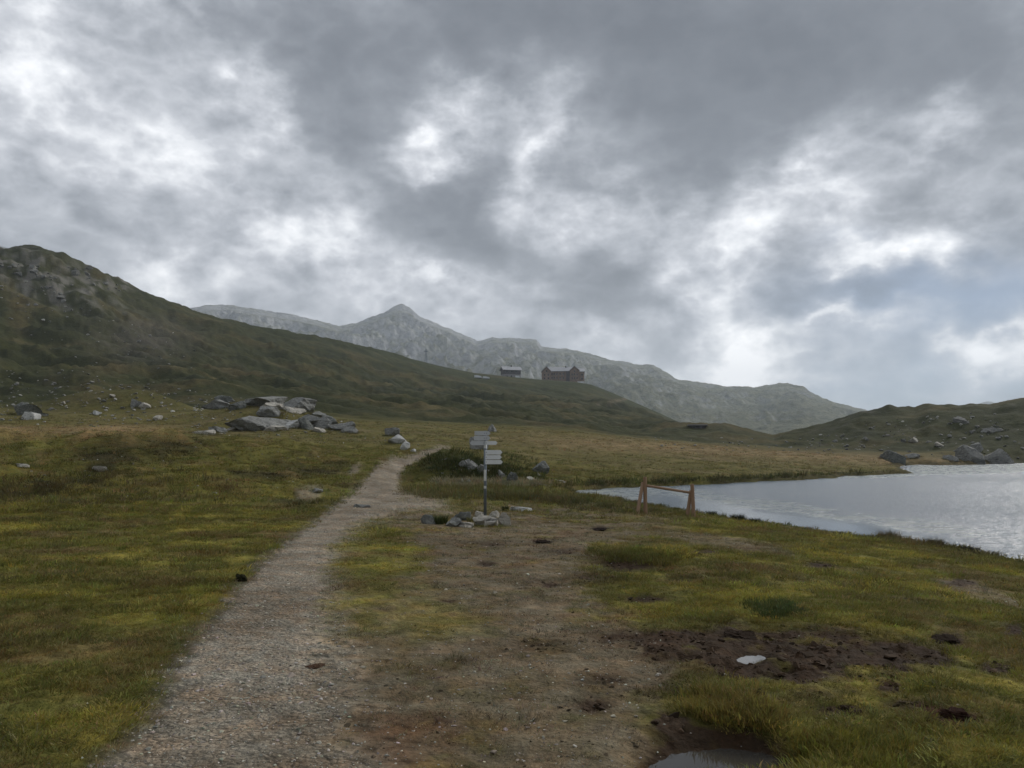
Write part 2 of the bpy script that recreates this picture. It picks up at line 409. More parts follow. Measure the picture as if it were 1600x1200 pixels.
bank = soft_poly([(925, 868), (960, 860), (1010, 856), (1075, 866), (1060, 880), (1035, 889), (985, 885), (945, 880)], 5, .8)
GZ += .10 * bank
GZ += .06 * soft_poly([(1100, 1075), (1150, 1072), (1220, 1100), (1210, 1135), (1130, 1130), (1090, 1105)], 16, 1)
GZ += .05 * soft_poly([(1250, 930), (1420, 960), (1500, 990), (1400, 998), (1230, 980), (1150, 965)], 16, 1)
# puddle hollows
pud = [((1122, 1180), 150, 36), ((1172, 1020), 34, 9)]
PUD = []
for (ppx, ppy), prx, pry in pud:
    g = np.where(INF, np.exp(-(((PX - ppx) / prx) ** 2 + ((PY - ppy) / pry) ** 2) ** 2), 0)
    k = np.argmin((PX - ppx) ** 2 + (PY - ppy) ** 2 + np.where(near, 0, 1e9))
    z0 = GZ.flat[k]
    zt = z0 - .088 + .042 * fbm(GX * 4.2, GY * 3.6, 4, .65)
    GZ = GZ * (1 - g) + zt * g
    PUD.append((GX.flat[k], GY.flat[k], z0 - .066))
# lake basin
shore = (np.abs(sd) < 900)
GZ = np.where(shore & (sd > 0), LAKE_Z - .02 - np.minimum(.3 * sd, 1.5), GZ)
out = shore & (sd <= 0) & (sd > -14)
bank_h = LAKE_Z + .01 + np.where(PY > 764, .10, .35) * (-sd)
floor_h = LAKE_Z + np.minimum(.06 * (-sd), .12) + .015
GZ = np.where(out, np.maximum(np.minimum(GZ, bank_h), floor_h), GZ)
GZ = np.where(shore & (sd <= -14) & (rr < 170), np.maximum(GZ, LAKE_Z + .14), GZ)
PX, PY, INF = project(GX, GY, GZ)
LR = np.log(RR)


def ground_z(x, y):
    """height of the ground at world x, y (scalars or arrays)"""
    x = np.asarray(x, float); y = np.asarray(y, float)
    r = np.hypot(x, y); a = np.arctan2(x, y)
    i = np.clip(np.searchsorted(LR, np.log(np.maximum(r, 1.51))) - 1, 0, len(LR) - 2)
    j = np.clip(np.searchsorted(AZ, a) - 1, 0, len(AZ) - 2)
    u = np.clip((r - RR[i]) / (RR[i + 1] - RR[i]), 0, 1); v = np.clip((a - AZ[j]) / (AZ[j + 1] - AZ[j]), 0, 1)
    return (GZ[i, j] * (1 - u) + GZ[i + 1, j] * u) * (1 - v) + (GZ[i, j + 1] * (1 - u) + GZ[i + 1, j + 1] * u) * v


def grid_lookup(A, x, y):
    r = np.hypot(x, y); a = np.arctan2(x, y)
    i = np.clip(np.searchsorted(RR, r), 0, len(RR) - 1); j = np.clip(np.searchsorted(AZ, a), 0, len(AZ) - 1)
    return A[i, j]


def hit(px, py, rmin=2.0, rmax=900):
    """first ground point under a photograph pixel"""
    a, t = pix_ae(px, py)
    j = int(np.clip(np.searchsorted(AZ, a) - 1, 0, len(AZ) - 2)); v = (a - AZ[j]) / (AZ[j + 1] - AZ[j])
    zc = GZ[:, j] * (1 - v) + GZ[:, j + 1] * v
    d = zc - (EYE + RR * t)
    k = np.where((d >= 0) & (RR > rmin) & (RR < rmax))[0]
    if len(k) == 0:                       # just above a crest: take the closest approach
        ok = np.where((RR > rmin) & (RR < rmax))[0]
        k0 = ok[np.argmax(d[ok] / RR[ok])]; r = RR[k0]
    else:
        k0 = max(k[0], 1); d0, d1 = d[k0 - 1], d[k0]
        f = d0 / (d0 - d1) if d0 < 0 else 0
        r = RR[k0 - 1] + f * (RR[k0] - RR[k0 - 1])
    x, y = r * math.sin(a), r * math.cos(a)
    return Vector((x, y, float(ground_z(x, y))))


# ------------------------------------------------------------------ ground colour zones (what grows or lies where, plus painted shade on hummock fronts)
C = lambda *v: np.array(v)
def lerp(A, B, m): return A + (B - A) * m[..., None]
n_a = fbm(GX * .55, GY * .55, 4, .55); n_b = fbm(GX * 1.9 + 30, GY * 1.9, 4, .6); n_c = fbm(GX * .12 + 7, GY * .16, 4, .5)
n_d = fbm(GX * .028 + 3, GY * .05, 4, .5)
green = np.broadcast_to(C(.112, .108, .026), GX.shape + (3,)).copy()
moss = C(.235, .205, .042); brown = C(.138, .104, .042); dark = C(.040, .046, .014); tan = C(.190, .153, .086)
col = green
col = lerp(col, moss, sstep(-.05, .35, n_a + .5 * n_b) * .85 * (1 - sstep(16, 36, rr)))
col = lerp(col, brown, sstep(-.0, -.42, n_a + .4 * n_b) * .85)
col = lerp(col, dark, sstep(.1, .5, n_b) * .5)
col = lerp(col, C(.040, .036, .016), sstep(.12, .42, fbm(GX * .24 + 80, GY * .34, 4, .6)) * sstep(16, 28, rr) * (1 - sstep(60, 90, rr)) * .75)
col = lerp(col, tan, sstep(.25, .6, fbm(GX * .35 + 50, GY * .5 + 9, 4, .55)) * .45 * sstep(8, 16, rr))
# tan sedge flats further out
flat_m = sstep(48, 75, rr) * (1 - sstep(135, 175, rr))
col = lerp(col, C(.110, .100, .038), flat_m * (.55 + .45 * sstep(-.3, .4, n_c)))
col = lerp(col, tan, flat_m * sstep(.1, .6, n_c + .3 * n_a) * .5)
strip = np.exp(-((PY - (700 + .052 * (PX - 900) - 8)) / 12) ** 2) * sstep(700, 950, PX) * (rr > 50) * (rr < 175) * INF
col = lerp(col, C(.24, .175, .098), strip * (.55 + .5 * n_a).clip(0, 1))
strip2 = np.exp(-((PY - 672) / 7) ** 2) * (1 - sstep(230, 330, PX)) * (rr > 40) * (rr < 140) * INF
col = lerp(col, C(.27, .19, .10), strip2 * (.6 + .5 * n_c).clip(0, 1))
col = lerp(col, dark * .9, np.clip(knoll / .8, 0, 1) * .75)
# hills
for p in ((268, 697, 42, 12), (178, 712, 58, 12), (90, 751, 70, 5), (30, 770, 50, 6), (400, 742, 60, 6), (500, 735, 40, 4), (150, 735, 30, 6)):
    col = lerp(col, C(.034, .031, .014), np.clip(patch(*p) * (rr < 70) * (1.5 + 1.0 * n_b), 0, .9))  # dark heather on the hummock fronts, with their shade painted into the colour
hcol = np.broadcast_to(C(.036, .041, .015), GX.shape + (3,)).copy()
hcol = lerp(hcol, C(.072, .064, .027), sstep(.0, .5, n_d + .35 * n_c))
hcol = lerp(hcol, C(.026, .031, .013), sstep(.05, .5, -n_d + .4 * fbm(GX * .07, GY * .07, 4, .6)))
hcol = lerp(hcol, C(.036, .046, .018), sstep(400, 560, rr) * .6)
hcol = lerp(hcol, C(.085, .070, .033), sstep(.15, .55, fbm(hx * .03, GY * .012 + 4, 4, .5)) * .6)
trail = soft = np.exp(-((PY - (640 - .19 * (PX - 890))) / 2.2) ** 2) * ((PX > 885) & (PX < 980) & (rr > 380) & INF)
hcol = lerp(hcol, C(.14, .12, .08), trail * .7)
scree = np.exp(-((PX - 225) / 75) ** 2 - ((PY - 530) / 32) ** 2) * INF * (rr > 200)
hcol = lerp(hcol, C(.085, .080, .068), np.clip(scree * 1.2 * (.55 + .9 * fbm(GX * .15, GY * .15, 4, .65)), 0, .85))
hcol = lerp(hcol, C(.155, .155, .140), np.clip(crag * 1.5 * sstep(-.15, .35, fbm(GX * .13 + 2, GY * .13, 4, .6)), 0, .85))
rk = rknoll * sstep(.18, .5, fbm(GX * .17, GY * .17, 4, .65)) * .5
hcol = lerp(hcol, C(.120, .115, .095), rk)
col = lerp(col, hcol, sstep(120, 175, rr))
# bare ground
soilc = lerp(np.broadcast_to(C(.110, .090, .058), GX.shape + (3,)), C(.160, .134, .092), sstep(-.3, .4, n_b))
soilc = lerp(soilc, C(.105, .068, .044), sstep(.1, .5, n_a))
grav = lerp(np.broadcast_to(C(.245, .222, .176), GX.shape + (3,)), C(.170, .147, .110), sstep(-.3, .45, n_a + .4 * n_b))
col = lerp(col, soilc, np.clip(m_soil * (1.05 + .9 * n_b), 0, 1) * .95)
col = lerp(col, grav, np.clip(m_path * 1.05, 0, 1))
mudm = np.clip(m_mud * (1.1 + .5 * n_b), 0, 1)
col = lerp(col, lerp(np.broadcast_to(C(.036, .024, .015), GX.shape + (3,)), C(.062, .044, .029), sstep(0, .5, n_b)), mudm)
red = soft_poly([(1440, 1100), (1500, 1110), (1545, 1128), (1500, 1136), (1450, 1126)], 10, 1)
col = lerp(col, C(.055, .026, .017), red)
bankf = np.clip((-sd < 1.2) * (sd <= .3) * (sd > -1.2), 0, 1) * (np.abs(sd) < 900)
col = lerp(col, C(.030, .030, .013), bankf * .6)
wet = np.clip(mudm * .8, 0, 1)
grassy = np.clip((1 - m_path) * (1 - mudm) * (1 - .72 * np.clip(m_soil * 1.1, 0, 1)), 0, 1) * (sd < -.05)

# ------------------------------------------------------------------ builders
def finish(o, label=None, cat=None, group=None, kind=None, parent=None):
    if label: o['label'] = label
    if cat: o['category'] = cat
    if group: o['group'] = group
    if kind: o['kind'] = kind
    if parent: o.parent = parent
    return o


def link_mesh(name, me, mat, **kw):
    o = bpy.data.objects.new(name, me)
    if mat and not me.materials: me.materials.append(mat)
    COL.objects.link(o)
    return finish(o, **kw)


def np_mesh(name, V, faces, smooth=True):
    """V (n,3), faces (m,k) arrays"""
    me = bpy.data.meshes.new(name); V = np.asarray(V, np.float32); Fc = np.asarray(faces, np.int32); k = Fc.shape[1]
    me.vertices.add(len(V)); me.vertices.foreach_set('co', V.ravel())
    me.loops.add(Fc.size); me.loops.foreach_set('vertex_index', Fc.ravel())
    me.polygons.add(len(Fc)); me.polygons.foreach_set('loop_start', np.arange(0, Fc.size, k, dtype=np.int32))
    me.polygons.foreach_set('use_smooth', np.full(len(Fc), smooth))
    me.update(calc_edges=True); me.validate()
    return me


def grid_faces(n, m, mask=None):
    i = np.arange(n * m).reshape(n, m)
    q = np.stack([i[:-1, :-1], i[:-1, 1:], i[1:, 1:], i[1:, :-1]], -1).reshape(-1, 4)
    return q[:, ::-1] if mask is None else q[mask.reshape(-1)][:, ::-1]


def add_attr(me, name, arr, typ):
    at = me.attributes.new(name, typ, 'POINT')
    if typ == 'FLOAT_COLOR':
        a = np.ones((len(arr), 4), np.float32); a[:, :3] = arr; at.data.foreach_set('color', a.ravel())
    elif typ == 'FLOAT_VECTOR': at.data.foreach_set('vector', np.asarray(arr, np.float32).ravel())
    elif typ == 'INT': at.data.foreach_set('value', np.asarray(arr, np.int32))
    else: at.data.foreach_set('value', np.asarray(arr, np.float32))


def new_mat(name):
    m = bpy.data.materials.new(name); m.use_nodes = True
    t = NT(m.node_tree); b = m.node_tree.nodes['Principled BSDF']
    return m, t, b


def simple_mat(name, c, rough=.8, var=.25, scale=6, bump=.3, spec=.3, metal=0):
    m, t, b = new_mat(name)
    co = t.new('ShaderNodeTexCoord').outputs['Object']
    n = t.noise(co, scale, 6, .6)
    k = t.maprange(n, .25, .75, 1 - var, 1 + var)
    v = t.vmath('SCALE', c); t.l.new(k, v.node.inputs['Scale'])
    t.l.new(v, b.inputs['Base Color'])
    b.inputs['Roughness'].default_value = rough; b.inputs['Metallic'].default_value = metal
    b.inputs['Specular IOR Level'].default_value = spec
    if bump:
        bp = t.new('ShaderNodeBump'); bp.inputs['Strength'].default_value = bump; bp.inputs['Distance'].default_value = .02
        t.l.new(t.noise(co, scale * 4, 5, .6), bp.inputs['Height']); t.l.new(bp.outputs[0], b.inputs['Normal'])
    return m


def rock_mat(name, c1, c2, lichen=.4, far=False):
    m, t, b = new_mat(name)
    co = t.new('ShaderNodeNewGeometry').outputs['Position']
    s = .5 if far else 1.0
    n1 = t.noise(co, 1.6 * s, 8, .68); n2 = t.noise(co, 9 * s, 6, .65); n3 = t.noise(t.vmath('MULTIPLY', co, (1, 1, 3.5)), 2.4 * s, 6, .7, .6)
    c = t.mix(t.ramp(n1, [(.32, 0), (.68, 1)]), c1, c2)
    c = t.mix(t.ramp(n3, [(.36, 1), (.47, 0)]), c, tuple(.32 * q for q in c1))
    c = t.mix(t.math('MULTIPLY', t.ramp(n2, [(.52, 0), (.66, 1)]), lichen), c, (.16, .165, .11))
    c = t.mix(t.math('MULTIPLY', t.ramp(t.noise(co, 5.5 * s, 5, .6), [(.56, 0), (.64, 1)]), lichen * .8), c, (.40, .40, .37))
    t.l.new(c, b.inputs['Base Color']); b.inputs['Roughness'].default_value = .9; b.inputs['Specular IOR Level'].default_value = .2
    bp = t.new('ShaderNodeBump'); bp.inputs['Strength'].default_value = .8; bp.inputs['Distance'].default_value = .25 if far else .06
    t.l.new(t.math('ADD', n3, t.math('MULTIPLY', n2, .4)), bp.inputs['Height']); t.l.new(bp.outputs[0], b.inputs['Normal'])
    return m


# ------------------------------------------------------------------ ground
gm, t, b = new_mat('turf_and_soil')
pos = t.new('ShaderNodeNewGeometry').outputs['Position']
ca = t.new('ShaderNodeAttribute', attribute_name='zone').outputs['Color']
wa = t.new('ShaderNodeAttribute', attribute_name='wet').outputs['Fac']
pa = t.new('ShaderNodeAttribute', attribute_name='stony').outputs['Fac']
f1 = t.noise(pos, 38, 6, .7); f2 = t.noise(pos, 7.5, 6, .62); f3 = t.noise(pos, 1.3, 7, .62); f4 = t.noise(pos, .21, 8, .64)
k = t.math('MULTIPLY', t.maprange(f1, .25, .75, .62, 1.38), t.maprange(f2, .25, .75, .66, 1.34))
k = t.math('MULTIPLY', k, t.maprange(f3, .25, .75, .72, 1.28))
k = t.math('MULTIPLY', k, t.maprange(f4, .25, .75, .70, 1.30))
v = t.vmath('SCALE', ca); t.l.new(k, v.node.inputs['Scale'])
hue = t.mix(t.math('MULTIPLY', t.ramp(t.noise(pos, 3.3, 6, .6), [(.42, 0), (.62, 1)]), .4), v, t.vmath('MULTIPLY', v, (1.35, .98, .72)))
# gravel flecks on the path
vor = t.new('ShaderNodeTexVoronoi'); vor.inputs['Scale'].default_value = 24
vw = t.vmath('ADD', pos, t.vmath('MULTIPLY', t.noise(pos, 9, 4, .6, out=1), (.12, .12, .0))); t.l.new(vw, vor.inputs['Vector'])
vor2 = t.new('ShaderNodeTexVoronoi'); vor2.inputs['Scale'].default_value = 60; t.l.new(vw, vor2.inputs['Vector'])
sv = t.new('ShaderNodeSeparateColor'); t.l.new(vor.outputs['Color'], sv.inputs[0])
sv2 = t.new('ShaderNodeSeparateColor'); t.l.new(vor2.outputs['Color'], sv2.inputs[0])
fk = t.math('MULTIPLY', t.maprange(sv.outputs[0], 0, 1, .82, 1.20), t.maprange(sv2.outputs[0], 0, 1, .78, 1.25))
gv = t.vmath('SCALE', hue); t.l.new(fk, gv.node.inputs['Scale'])
cc = t.mix(pa, hue, gv)
t.l.new(cc, b.inputs['Base Color'])
t.l.new(t.maprange(wa, 0, 1, .95, .85), b.inputs['Roughness'])
t.l.new(t.maprange(wa, 0, 1, .06, .05), b.inputs['Specular IOR Level'])
hgt = t.math('ADD', t.math('MULTIPLY', f1, .02), t.math('MULTIPLY', f2, .07))
hgt = t.math('ADD', hgt, t.math('MULTIPLY', f3, .25))
hgt = t.math('ADD', hgt, t.math('MULTIPLY', f4, t.math('MULTIPLY', t.math('SUBTRACT', 1.0, pa), 1.4)))
hgt = t.math('ADD', hgt, t.math('MULTIPLY', t.math('MULTIPLY', vor.outputs['Distance'], pa), -.10))
bp = t.new('ShaderNodeBump'); bp.inputs['Strength'].default_value = .55; bp.inputs['Distance'].default_value = 1.0
t.l.new(hgt, bp.inputs['Height']); t.l.new(bp.outputs[0], b.inputs['Normal'])

n_, m_ = GX.shape
gme = np_mesh('ground', np.stack([GX, GY, GZ], -1).reshape(-1, 3), grid_faces(n_, m_))
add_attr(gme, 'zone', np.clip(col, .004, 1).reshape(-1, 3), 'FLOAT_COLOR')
add_attr(gme, 'wet', wet.reshape(-1), 'FLOAT')
add_attr(gme, 'stony', np.clip(m_path + .22 * m_soil, 0, 1).reshape(-1), 'FLOAT')
# close the disc under the camera
ground = link_mesh('ground', gme, gm, kind='structure')
bmx = bmesh.new(); bmx.from_mesh(gme); bmx.verts.ensure_lookup_table()
inner = [bmx.verts[i] for i in range(m_ - 1)]
try:
    bmx.faces.new(inner)
except Exception: pass
bmx.to_mesh(gme); bmx.free()

# ------------------------------------------------------------------ far mountains
mm, t, b = new_mat('mountain_rock')
pos = t.new('ShaderNodeNewGeometry').outputs['Position']
nz = t.new('ShaderNodeSeparateXYZ'); t.l.new(t.new('ShaderNodeNewGeometry').outputs['Normal'], nz.inputs[0])
g1 = t.noise(pos, .006, 9, .66); g2 = t.noise(pos, .028, 8, .68); g3 = t.noise(pos, .045, 7, .62)
mix1 = t.math('ADD', t.math('MULTIPLY', nz.outputs[2], .55), t.math('MULTIPLY', g1, .75))
alt = t.new('ShaderNodeSeparateXYZ'); t.l.new(pos, alt.inputs[0])
mix1 = t.math('SUBTRACT', mix1, t.maprange(alt.outputs[2], 0, 420, -.14, .16))
gr = t.ramp(t.math('ADD', mix1, t.math('MULTIPLY', t.math('SUBTRACT', g2, .5), .8)), [(.62, 0), (.92, 1)])
rockc = t.mix(t.ramp(g2, [(.3, 0), (.7, 1)]), (.19, .197, .205), (.54, .54, .53))
rockc = t.mix(t.ramp(g3, [(.36, .6), (.50, 0)]), rockc, (.11, .115, .12))
grassc = t.mix(t.ramp(g3, [(.35, 0), (.65, 1)]), (.085, .095, .052), (.18, .176, .105))
t.l.new(t.mix(gr, rockc, grassc), b.inputs['Base Color']); b.inputs['Roughness'].default_value = .95
b.inputs['Specular IOR Level'].default_value = .1
bp = t.new('ShaderNodeBump'); bp.inputs['Strength'].default_value = .9; bp.inputs['Distance'].default_value = 24
t.l.new(t.math('ADD', g2, t.math('MULTIPLY', g3, .45)), bp.inputs['Height']); t.l.new(bp.outputs[0], b.inputs['Normal'])


def mountain(name, crest, rc, r0, r1, z0, amp, na=620, nr=150, mid=None, rear=.55):
    """crest = photograph skyline, rc = distance of the crest at each skyline point"""
    ae = [pix_ae(px, py) for px, py in crest]
    a = np.linspace(ae[0][0], ae[-1][0], na)
    rcs = np.interp(a, [q[0] for q in ae], rc)
    zc = EYE + rcs * np.interp(a, [q[0] for q in ae], [q[1] for q in ae])
    s = np.concatenate([np.linspace(0, 1, nr), np.linspace(1.02, 1.6, nr // 4)])
    R = np.where(s[:, None] <= 1, r0 + (rcs[None] - r0) * s[:, None], rcs[None] + (r1 - rcs[None]) * (s[:, None] - 1) / .6)
    p = np.clip(s, 0, 1)[:, None]
    prof = .38 * p + .62 * p ** 2.4
    kw = max(9, na // 14); ker = np.hanning(2 * kw + 1); ker /= ker.sum()
    zs = np.convolve(np.pad(zc, kw, mode='edge'), ker, 'valid')
    zl = zs[None] + (zc - zs)[None] * np.clip(p, 0, 1) ** 9
    zz = z0 + (zl - z0) * prof
    back = np.clip(s - 1, 0, 1)[:, None] / .6
    zz = zz + (z0 - zz) * (1 - (1 - back) ** 2) * rear
    A = np.broadcast_to(a, R.shape); X = R * np.sin(A); Y = R * np.cos(A)
    fade = np.clip(p * 3, 0, 1) * (1 - .95 * np.exp(-((s[:, None] - 1) / .12) ** 2))
    rel = amp * fbm(X * .0028, Y * .0028, 5, .5, True) + amp * .5 * fbm(X * .007 + 5, Y * .007, 5, .58, True) + amp * .16 * fbm(X * .03, Y * .03, 3, .6, True)
    rel = rel * np.clip(zc[None] / 420, .3, 1)
    zz = zz + fade * rel + amp * .075 * fbm(X * .014, Y * .012, 5, .62, True)
    lim = EYE + R * ((zc - EYE) / rcs)[None] * (.985 - .06 * (1 - p))
    zz = np.where((s[:, None] < .96) & (zz > lim), lim, zz)
    me = np_mesh(name, np.stack([X, Y, zz], -1).reshape(-1, 3), grid_faces(*X.shape))
    return link_mesh(name, me, mm, kind='structure')


SKYL = [(-60, 500), (120, 492), (230, 492), (285, 487), (330, 480), (365, 479), (400, 486), (450, 494), (490, 502), (530, 513), (555, 508), (580, 498), (600, 492), (616, 481), (628, 476), (640, 483), (652, 494), (680, 507), (700, 514), (720, 524), (745, 535), (770, 530), (800, 531), (825, 533), (838, 534), (846, 544), (870, 546), (900, 549), (930, 558), (960, 566), (1000, 572), (1020, 572), (1040, 583), (1060, 596), (1100, 601), (1130, 605), (1180, 607), (1205, 603), (1230, 601), (1255, 607), (1275, 620), (1310, 634), (1360, 645), (1430, 662), (1520, 690), (1600, 705)]
RC = [3600 - (abs(p[0] - 628) * .55) - (max(0, p[0] - 1000)) * .9 for p in SKYL]
RC = [q * .78 for q in RC]
mountain('mountain', SKYL, RC, 950, 4300, -28, 92)
mountain('mountain_shoulder', [(-420, 360), (-200, 372), (-60, 380), (0, 386), (22, 391), (70, 408), (140, 450), (240, 500)], [1850] * 8, 1000, 2900, 40, 22, na=160, nr=60)
mountain('distant_peak', [(1380, 665), (1470, 648), (1505, 638), (1518, 633), (1530, 631), (1543, 627), (1552, 629), (1566, 635), (1590, 637), (1640, 630), (1700, 640), (1800, 660)], [5000] * 12, 4300, 5500, -40, 24, na=200, nr=50)

# ------------------------------------------------------------------ lake
wm, t, b = new_mat('lake_water')
pos = t.new('ShaderNodeNewGeometry').outputs['Position']
calm = t.new('ShaderNodeAttribute', attribute_name='calm').outputs['Fac']
scum = t.new('ShaderNodeAttribute', attribute_name='scum').outputs['Fac']
b.inputs['IOR'].default_value = 1.33; b.inputs['Specular IOR Level'].default_value = .5
sn = t.noise(pos, 1.2, 6, .65)
sm = t.math('MULTIPLY', scum, t.ramp(sn, [(.36, 0), (.62, 1)]))
t.l.new(t.mix(sm, (.070, .100, .130), (.30, .31, .25)), b.inputs['Base Color'])
t.l.new(t.math('MULTIPLY', t.maprange(sm, 0, 1, .22, .45), t.maprange(calm, 0, 1, 1, .75)), b.inputs['Roughness'])
rp = t.vmath('MULTIPLY', pos, (.55, 1.3, 1.0))
r1 = t.noise(rp, 3.6, 4, .6, .4); r2 = t.noise(rp, 11, 3, .55, .3); r3 = t.noise(pos, .07, 3, .5)
hh = t.math('ADD', t.math('MULTIPLY', r1, .16), t.math('MULTIPLY', r2, .06))
hh = t.math('MULTIPLY', hh, t.math('MULTIPLY', t.maprange(calm, 0, 1, 1, .05), t.maprange(r3, .35, .65, .7, 1.2)))
bp = t.new('ShaderNodeBump'); bp.inputs['Strength'].default_value = 1.0; bp.inputs['Distance'].default_value = 1.0
t.l.new(hh, bp.inputs['Height']); t.l.new(bp.outputs[0], b.inputs['Normal'])
la = np.radians(np.linspace(2, 60, 420)); lr = np.geomspace(10, 160, 260)
LRR, LAA = np.meshgrid(lr, la, indexing='ij'); LX = LRR * np.sin(LAA); LY = LRR * np.cos(LAA)
lsd = poly_sd(LX, LY, LAKE)
lpx, lpy, _ = project(LX, LY, np.full_like(LX, LAKE_Z))
nsx = np.array([p[0] for p in NEAR_SHORE]); nsy = np.array([p[1] for p in NEAR_SHORE])
off = np.interp(lpx, nsx, nsy) - lpy          # pixels out from the near shore
nw = fbm(LX * .35, LY * .35, 4, .55)
calm_a = np.clip(sstep(-6, 3, 19 + 5 * nw - off) * sstep(1010, 1090, lpx) * (1 - sstep(1330, 1440, lpx)), 0, 1)
scum_a = .55 * sstep(14, 20, off + 6 * nw) * (1 - sstep(26, 44, off + 8 * nw)) * sstep(900, 1000, lpx) * (1 - sstep(1450, 1650, lpx))
scum_a = np.maximum(scum_a, .9 * (1 - sstep(930, 1060, lpx)))
scum_a = np.maximum(scum_a, 1.2 * sstep(-3, 3, poly_sd(lpx, lpy + 2 * nw, [(1310, 746), (1330, 742), (1420, 737), (1425, 727), (1540, 727), (1600, 726), (1700, 726), (1650, 733), (1560, 739), (1450, 741), (1380, 746)])))
calm_a = np.maximum(calm_a, .7 * (scum_a > .6) * (lpy < 750))
keep = (lsd > -1.5)
fm = keep[:-1, :-1] & keep[1:, 1:] & keep[:-1, 1:] & keep[1:, :-1]
lme = np_mesh('lake', np.stack([LX, LY, np.full_like(LX, LAKE_Z)], -1).reshape(-1, 3), grid_faces(*LX.shape, mask=fm))
add_attr(lme, 'calm', calm_a.reshape(-1), 'FLOAT'); add_attr(lme, 'scum', scum_a.clip(0, 1).reshape(-1), 'FLOAT')
bmx = bmesh.new(); bmx.from_mesh(lme); bmesh.ops.delete(bmx, geom=[q for q in bmx.verts if not q.link_faces], context='VERTS'); bmx.to_mesh(lme); bmx.free()
link_mesh('lake', lme, wm, kind='structure')

pm, t, b = new_mat('puddle_water')
b.inputs['Specular IOR Level'].default_value = .7
b.inputs['Base Color'].default_value = (.045, .041, .035, 1); b.inputs['Roughness'].default_value = .04; b.inputs['IOR'].default_value = 1.33
for (x, y, z), R0 in zip(PUD, (.75, .34)):
    q = np.linspace(0, 2 * np.pi, 40, endpoint=False)
    V = np.concatenate([[[x, y, z]], np.stack([x + R0 * np.cos(q), y + R0 * np.sin(q), np.full(40, z)], -1)])
    me = np_mesh('puddle', V, [[0, 1 + i, 1 + (i + 1) % 40] for i in range(40)])
    link_mesh('puddle', me, pm, kind='structure')

# ------------------------------------------------------------------ rocks
M_ROCK = rock_mat('grey_lichen_rock', (.13, .13, .122), (.27, .27, .255), .6)
M_PALE = rock_mat('pale_rock', (.28, .26, .22), (.48, .45, .39), .3)
M_WHITE = rock_mat('white_quartz_rock', (.34, .34, .32), (.55, .55, .53), .2)
M_DARKR = rock_mat('dark_slate_rock', (.085, .09, .085), (.17, .175, .16), .5)
M_FAR = rock_mat('hillside_rock', (.12, .12, .11), (.25, .245, .225), .4, far=True)


def ico(sub):
    bm = bmesh.new(); bmesh.ops.create_icosphere(bm, subdivisions=sub, radius=1)
    V = np.array([q.co[:] for q in bm.verts]); Fa = np.array([[q.index for q in f.verts] for f in bm.faces]); bm.free()
    return V, Fa
ICO = {s: ico(s) for s in (2, 3, 4)}


def rock_shape(seed, sub=3, cuts=15, rough=.11, slab=False):
    """angular boulder that fills -1..1 in x, y and 0..1 (base to top) in z"""
    rng = np.random.default_rng(seed); V, Fa = ICO[sub]; V = V.copy()
    nrm = rng.normal(size=(cuts, 3)); nrm /= np.linalg.norm(nrm, axis=1)[:, None]
    off = rng.uniform(.34, .80, cuts)
    if slab:
        nrm = np.vstack([nrm, [[.1, .05, 1], [-.08, -.1, -1]]]); off = np.append(off, [.34, .34])
    for n, o in zip(nrm, off):
        d = V @ n - o; V -= np.clip(d, 0, None)[:, None] * n
    k = rng.uniform(0, 50, 3)
    nz = perlin(V[:, 0] * 2.2 + k[0] + V[:, 2], V[:, 1] * 2.2 + k[1] - V[:, 2] * 1.3) + .5 * perlin(V[:, 0] * 5 + k[2] + 2 * V[:, 2], V[:, 1] * 5 + V[:, 2] * 3)
    led = 1 - 2 * np.abs(perlin(V[:, 2] * 3.1 + k[1] + .6 * V[:, 0], V[:, 0] * 1.1 + V[:, 1] * .7 + k[2]))
    V *= (1 + rough * nz + .5 * rough * led)[:, None]
    lo, hi = V.min(0), V.max(0)
    V = (V - lo) / (hi - lo); V[:, :2] = V[:, :2] * 2 - 1
    return np_mesh('rock', V, Fa, smooth=False)
ROCKS = {}
def get_rock(seed, sub, slab):
    k = (seed, sub, slab)
    if k not in ROCKS: ROCKS[k] = rock_shape(seed, sub, slab=slab)
    return ROCKS[k]

_seed = [100]; ROCKLIST = []
def boulder(name, x0, x1, ytop, ybase, label, mat=None, depth=.8, sub=3, slab=False, tilt=0, yaw=None, sink=.5, group=None, share=None, cat='rock', rng=random.Random(4)):
    p = hit((x0 + x1) / 2, ybase); r = math.hypot(p.x, p.y)
    wd = (x1 - x0) * r / F_PX; ht = (ybase - ytop) * r / F_PX
    if share is None: _seed[0] += 1; me = rock_shape(_seed[0], sub, slab=slab)
    else: me = get_rock(share, sub, slab).copy()
    o = bpy.data.objects.new(name, me); COL.objects.link(o)
    me.materials.clear(); me.materials.append(mat or M_ROCK)
    dirv = Vector((p.x, p.y, 0)).normalized()
    o.location = p + dirv * (wd * depth * .35) - Vector((0, 0, ht * sink))
    o.scale = (wd / 2, wd / 2 * depth, ht * (1 + sink))
    o.rotation_euler = (0, math.radians(tilt), (-math.atan2(p.x, p.y)) + (math.radians(rng.uniform(-12, 12)) if yaw is None else math.radians(yaw)))
    ROCKLIST.append((p.x + dirv.x * wd * depth * .35, p.y + dirv.y * wd * depth * .35, wd / 2, wd / 2 * depth, r))
    return finish(o, label=label, cat=cat, group=group)


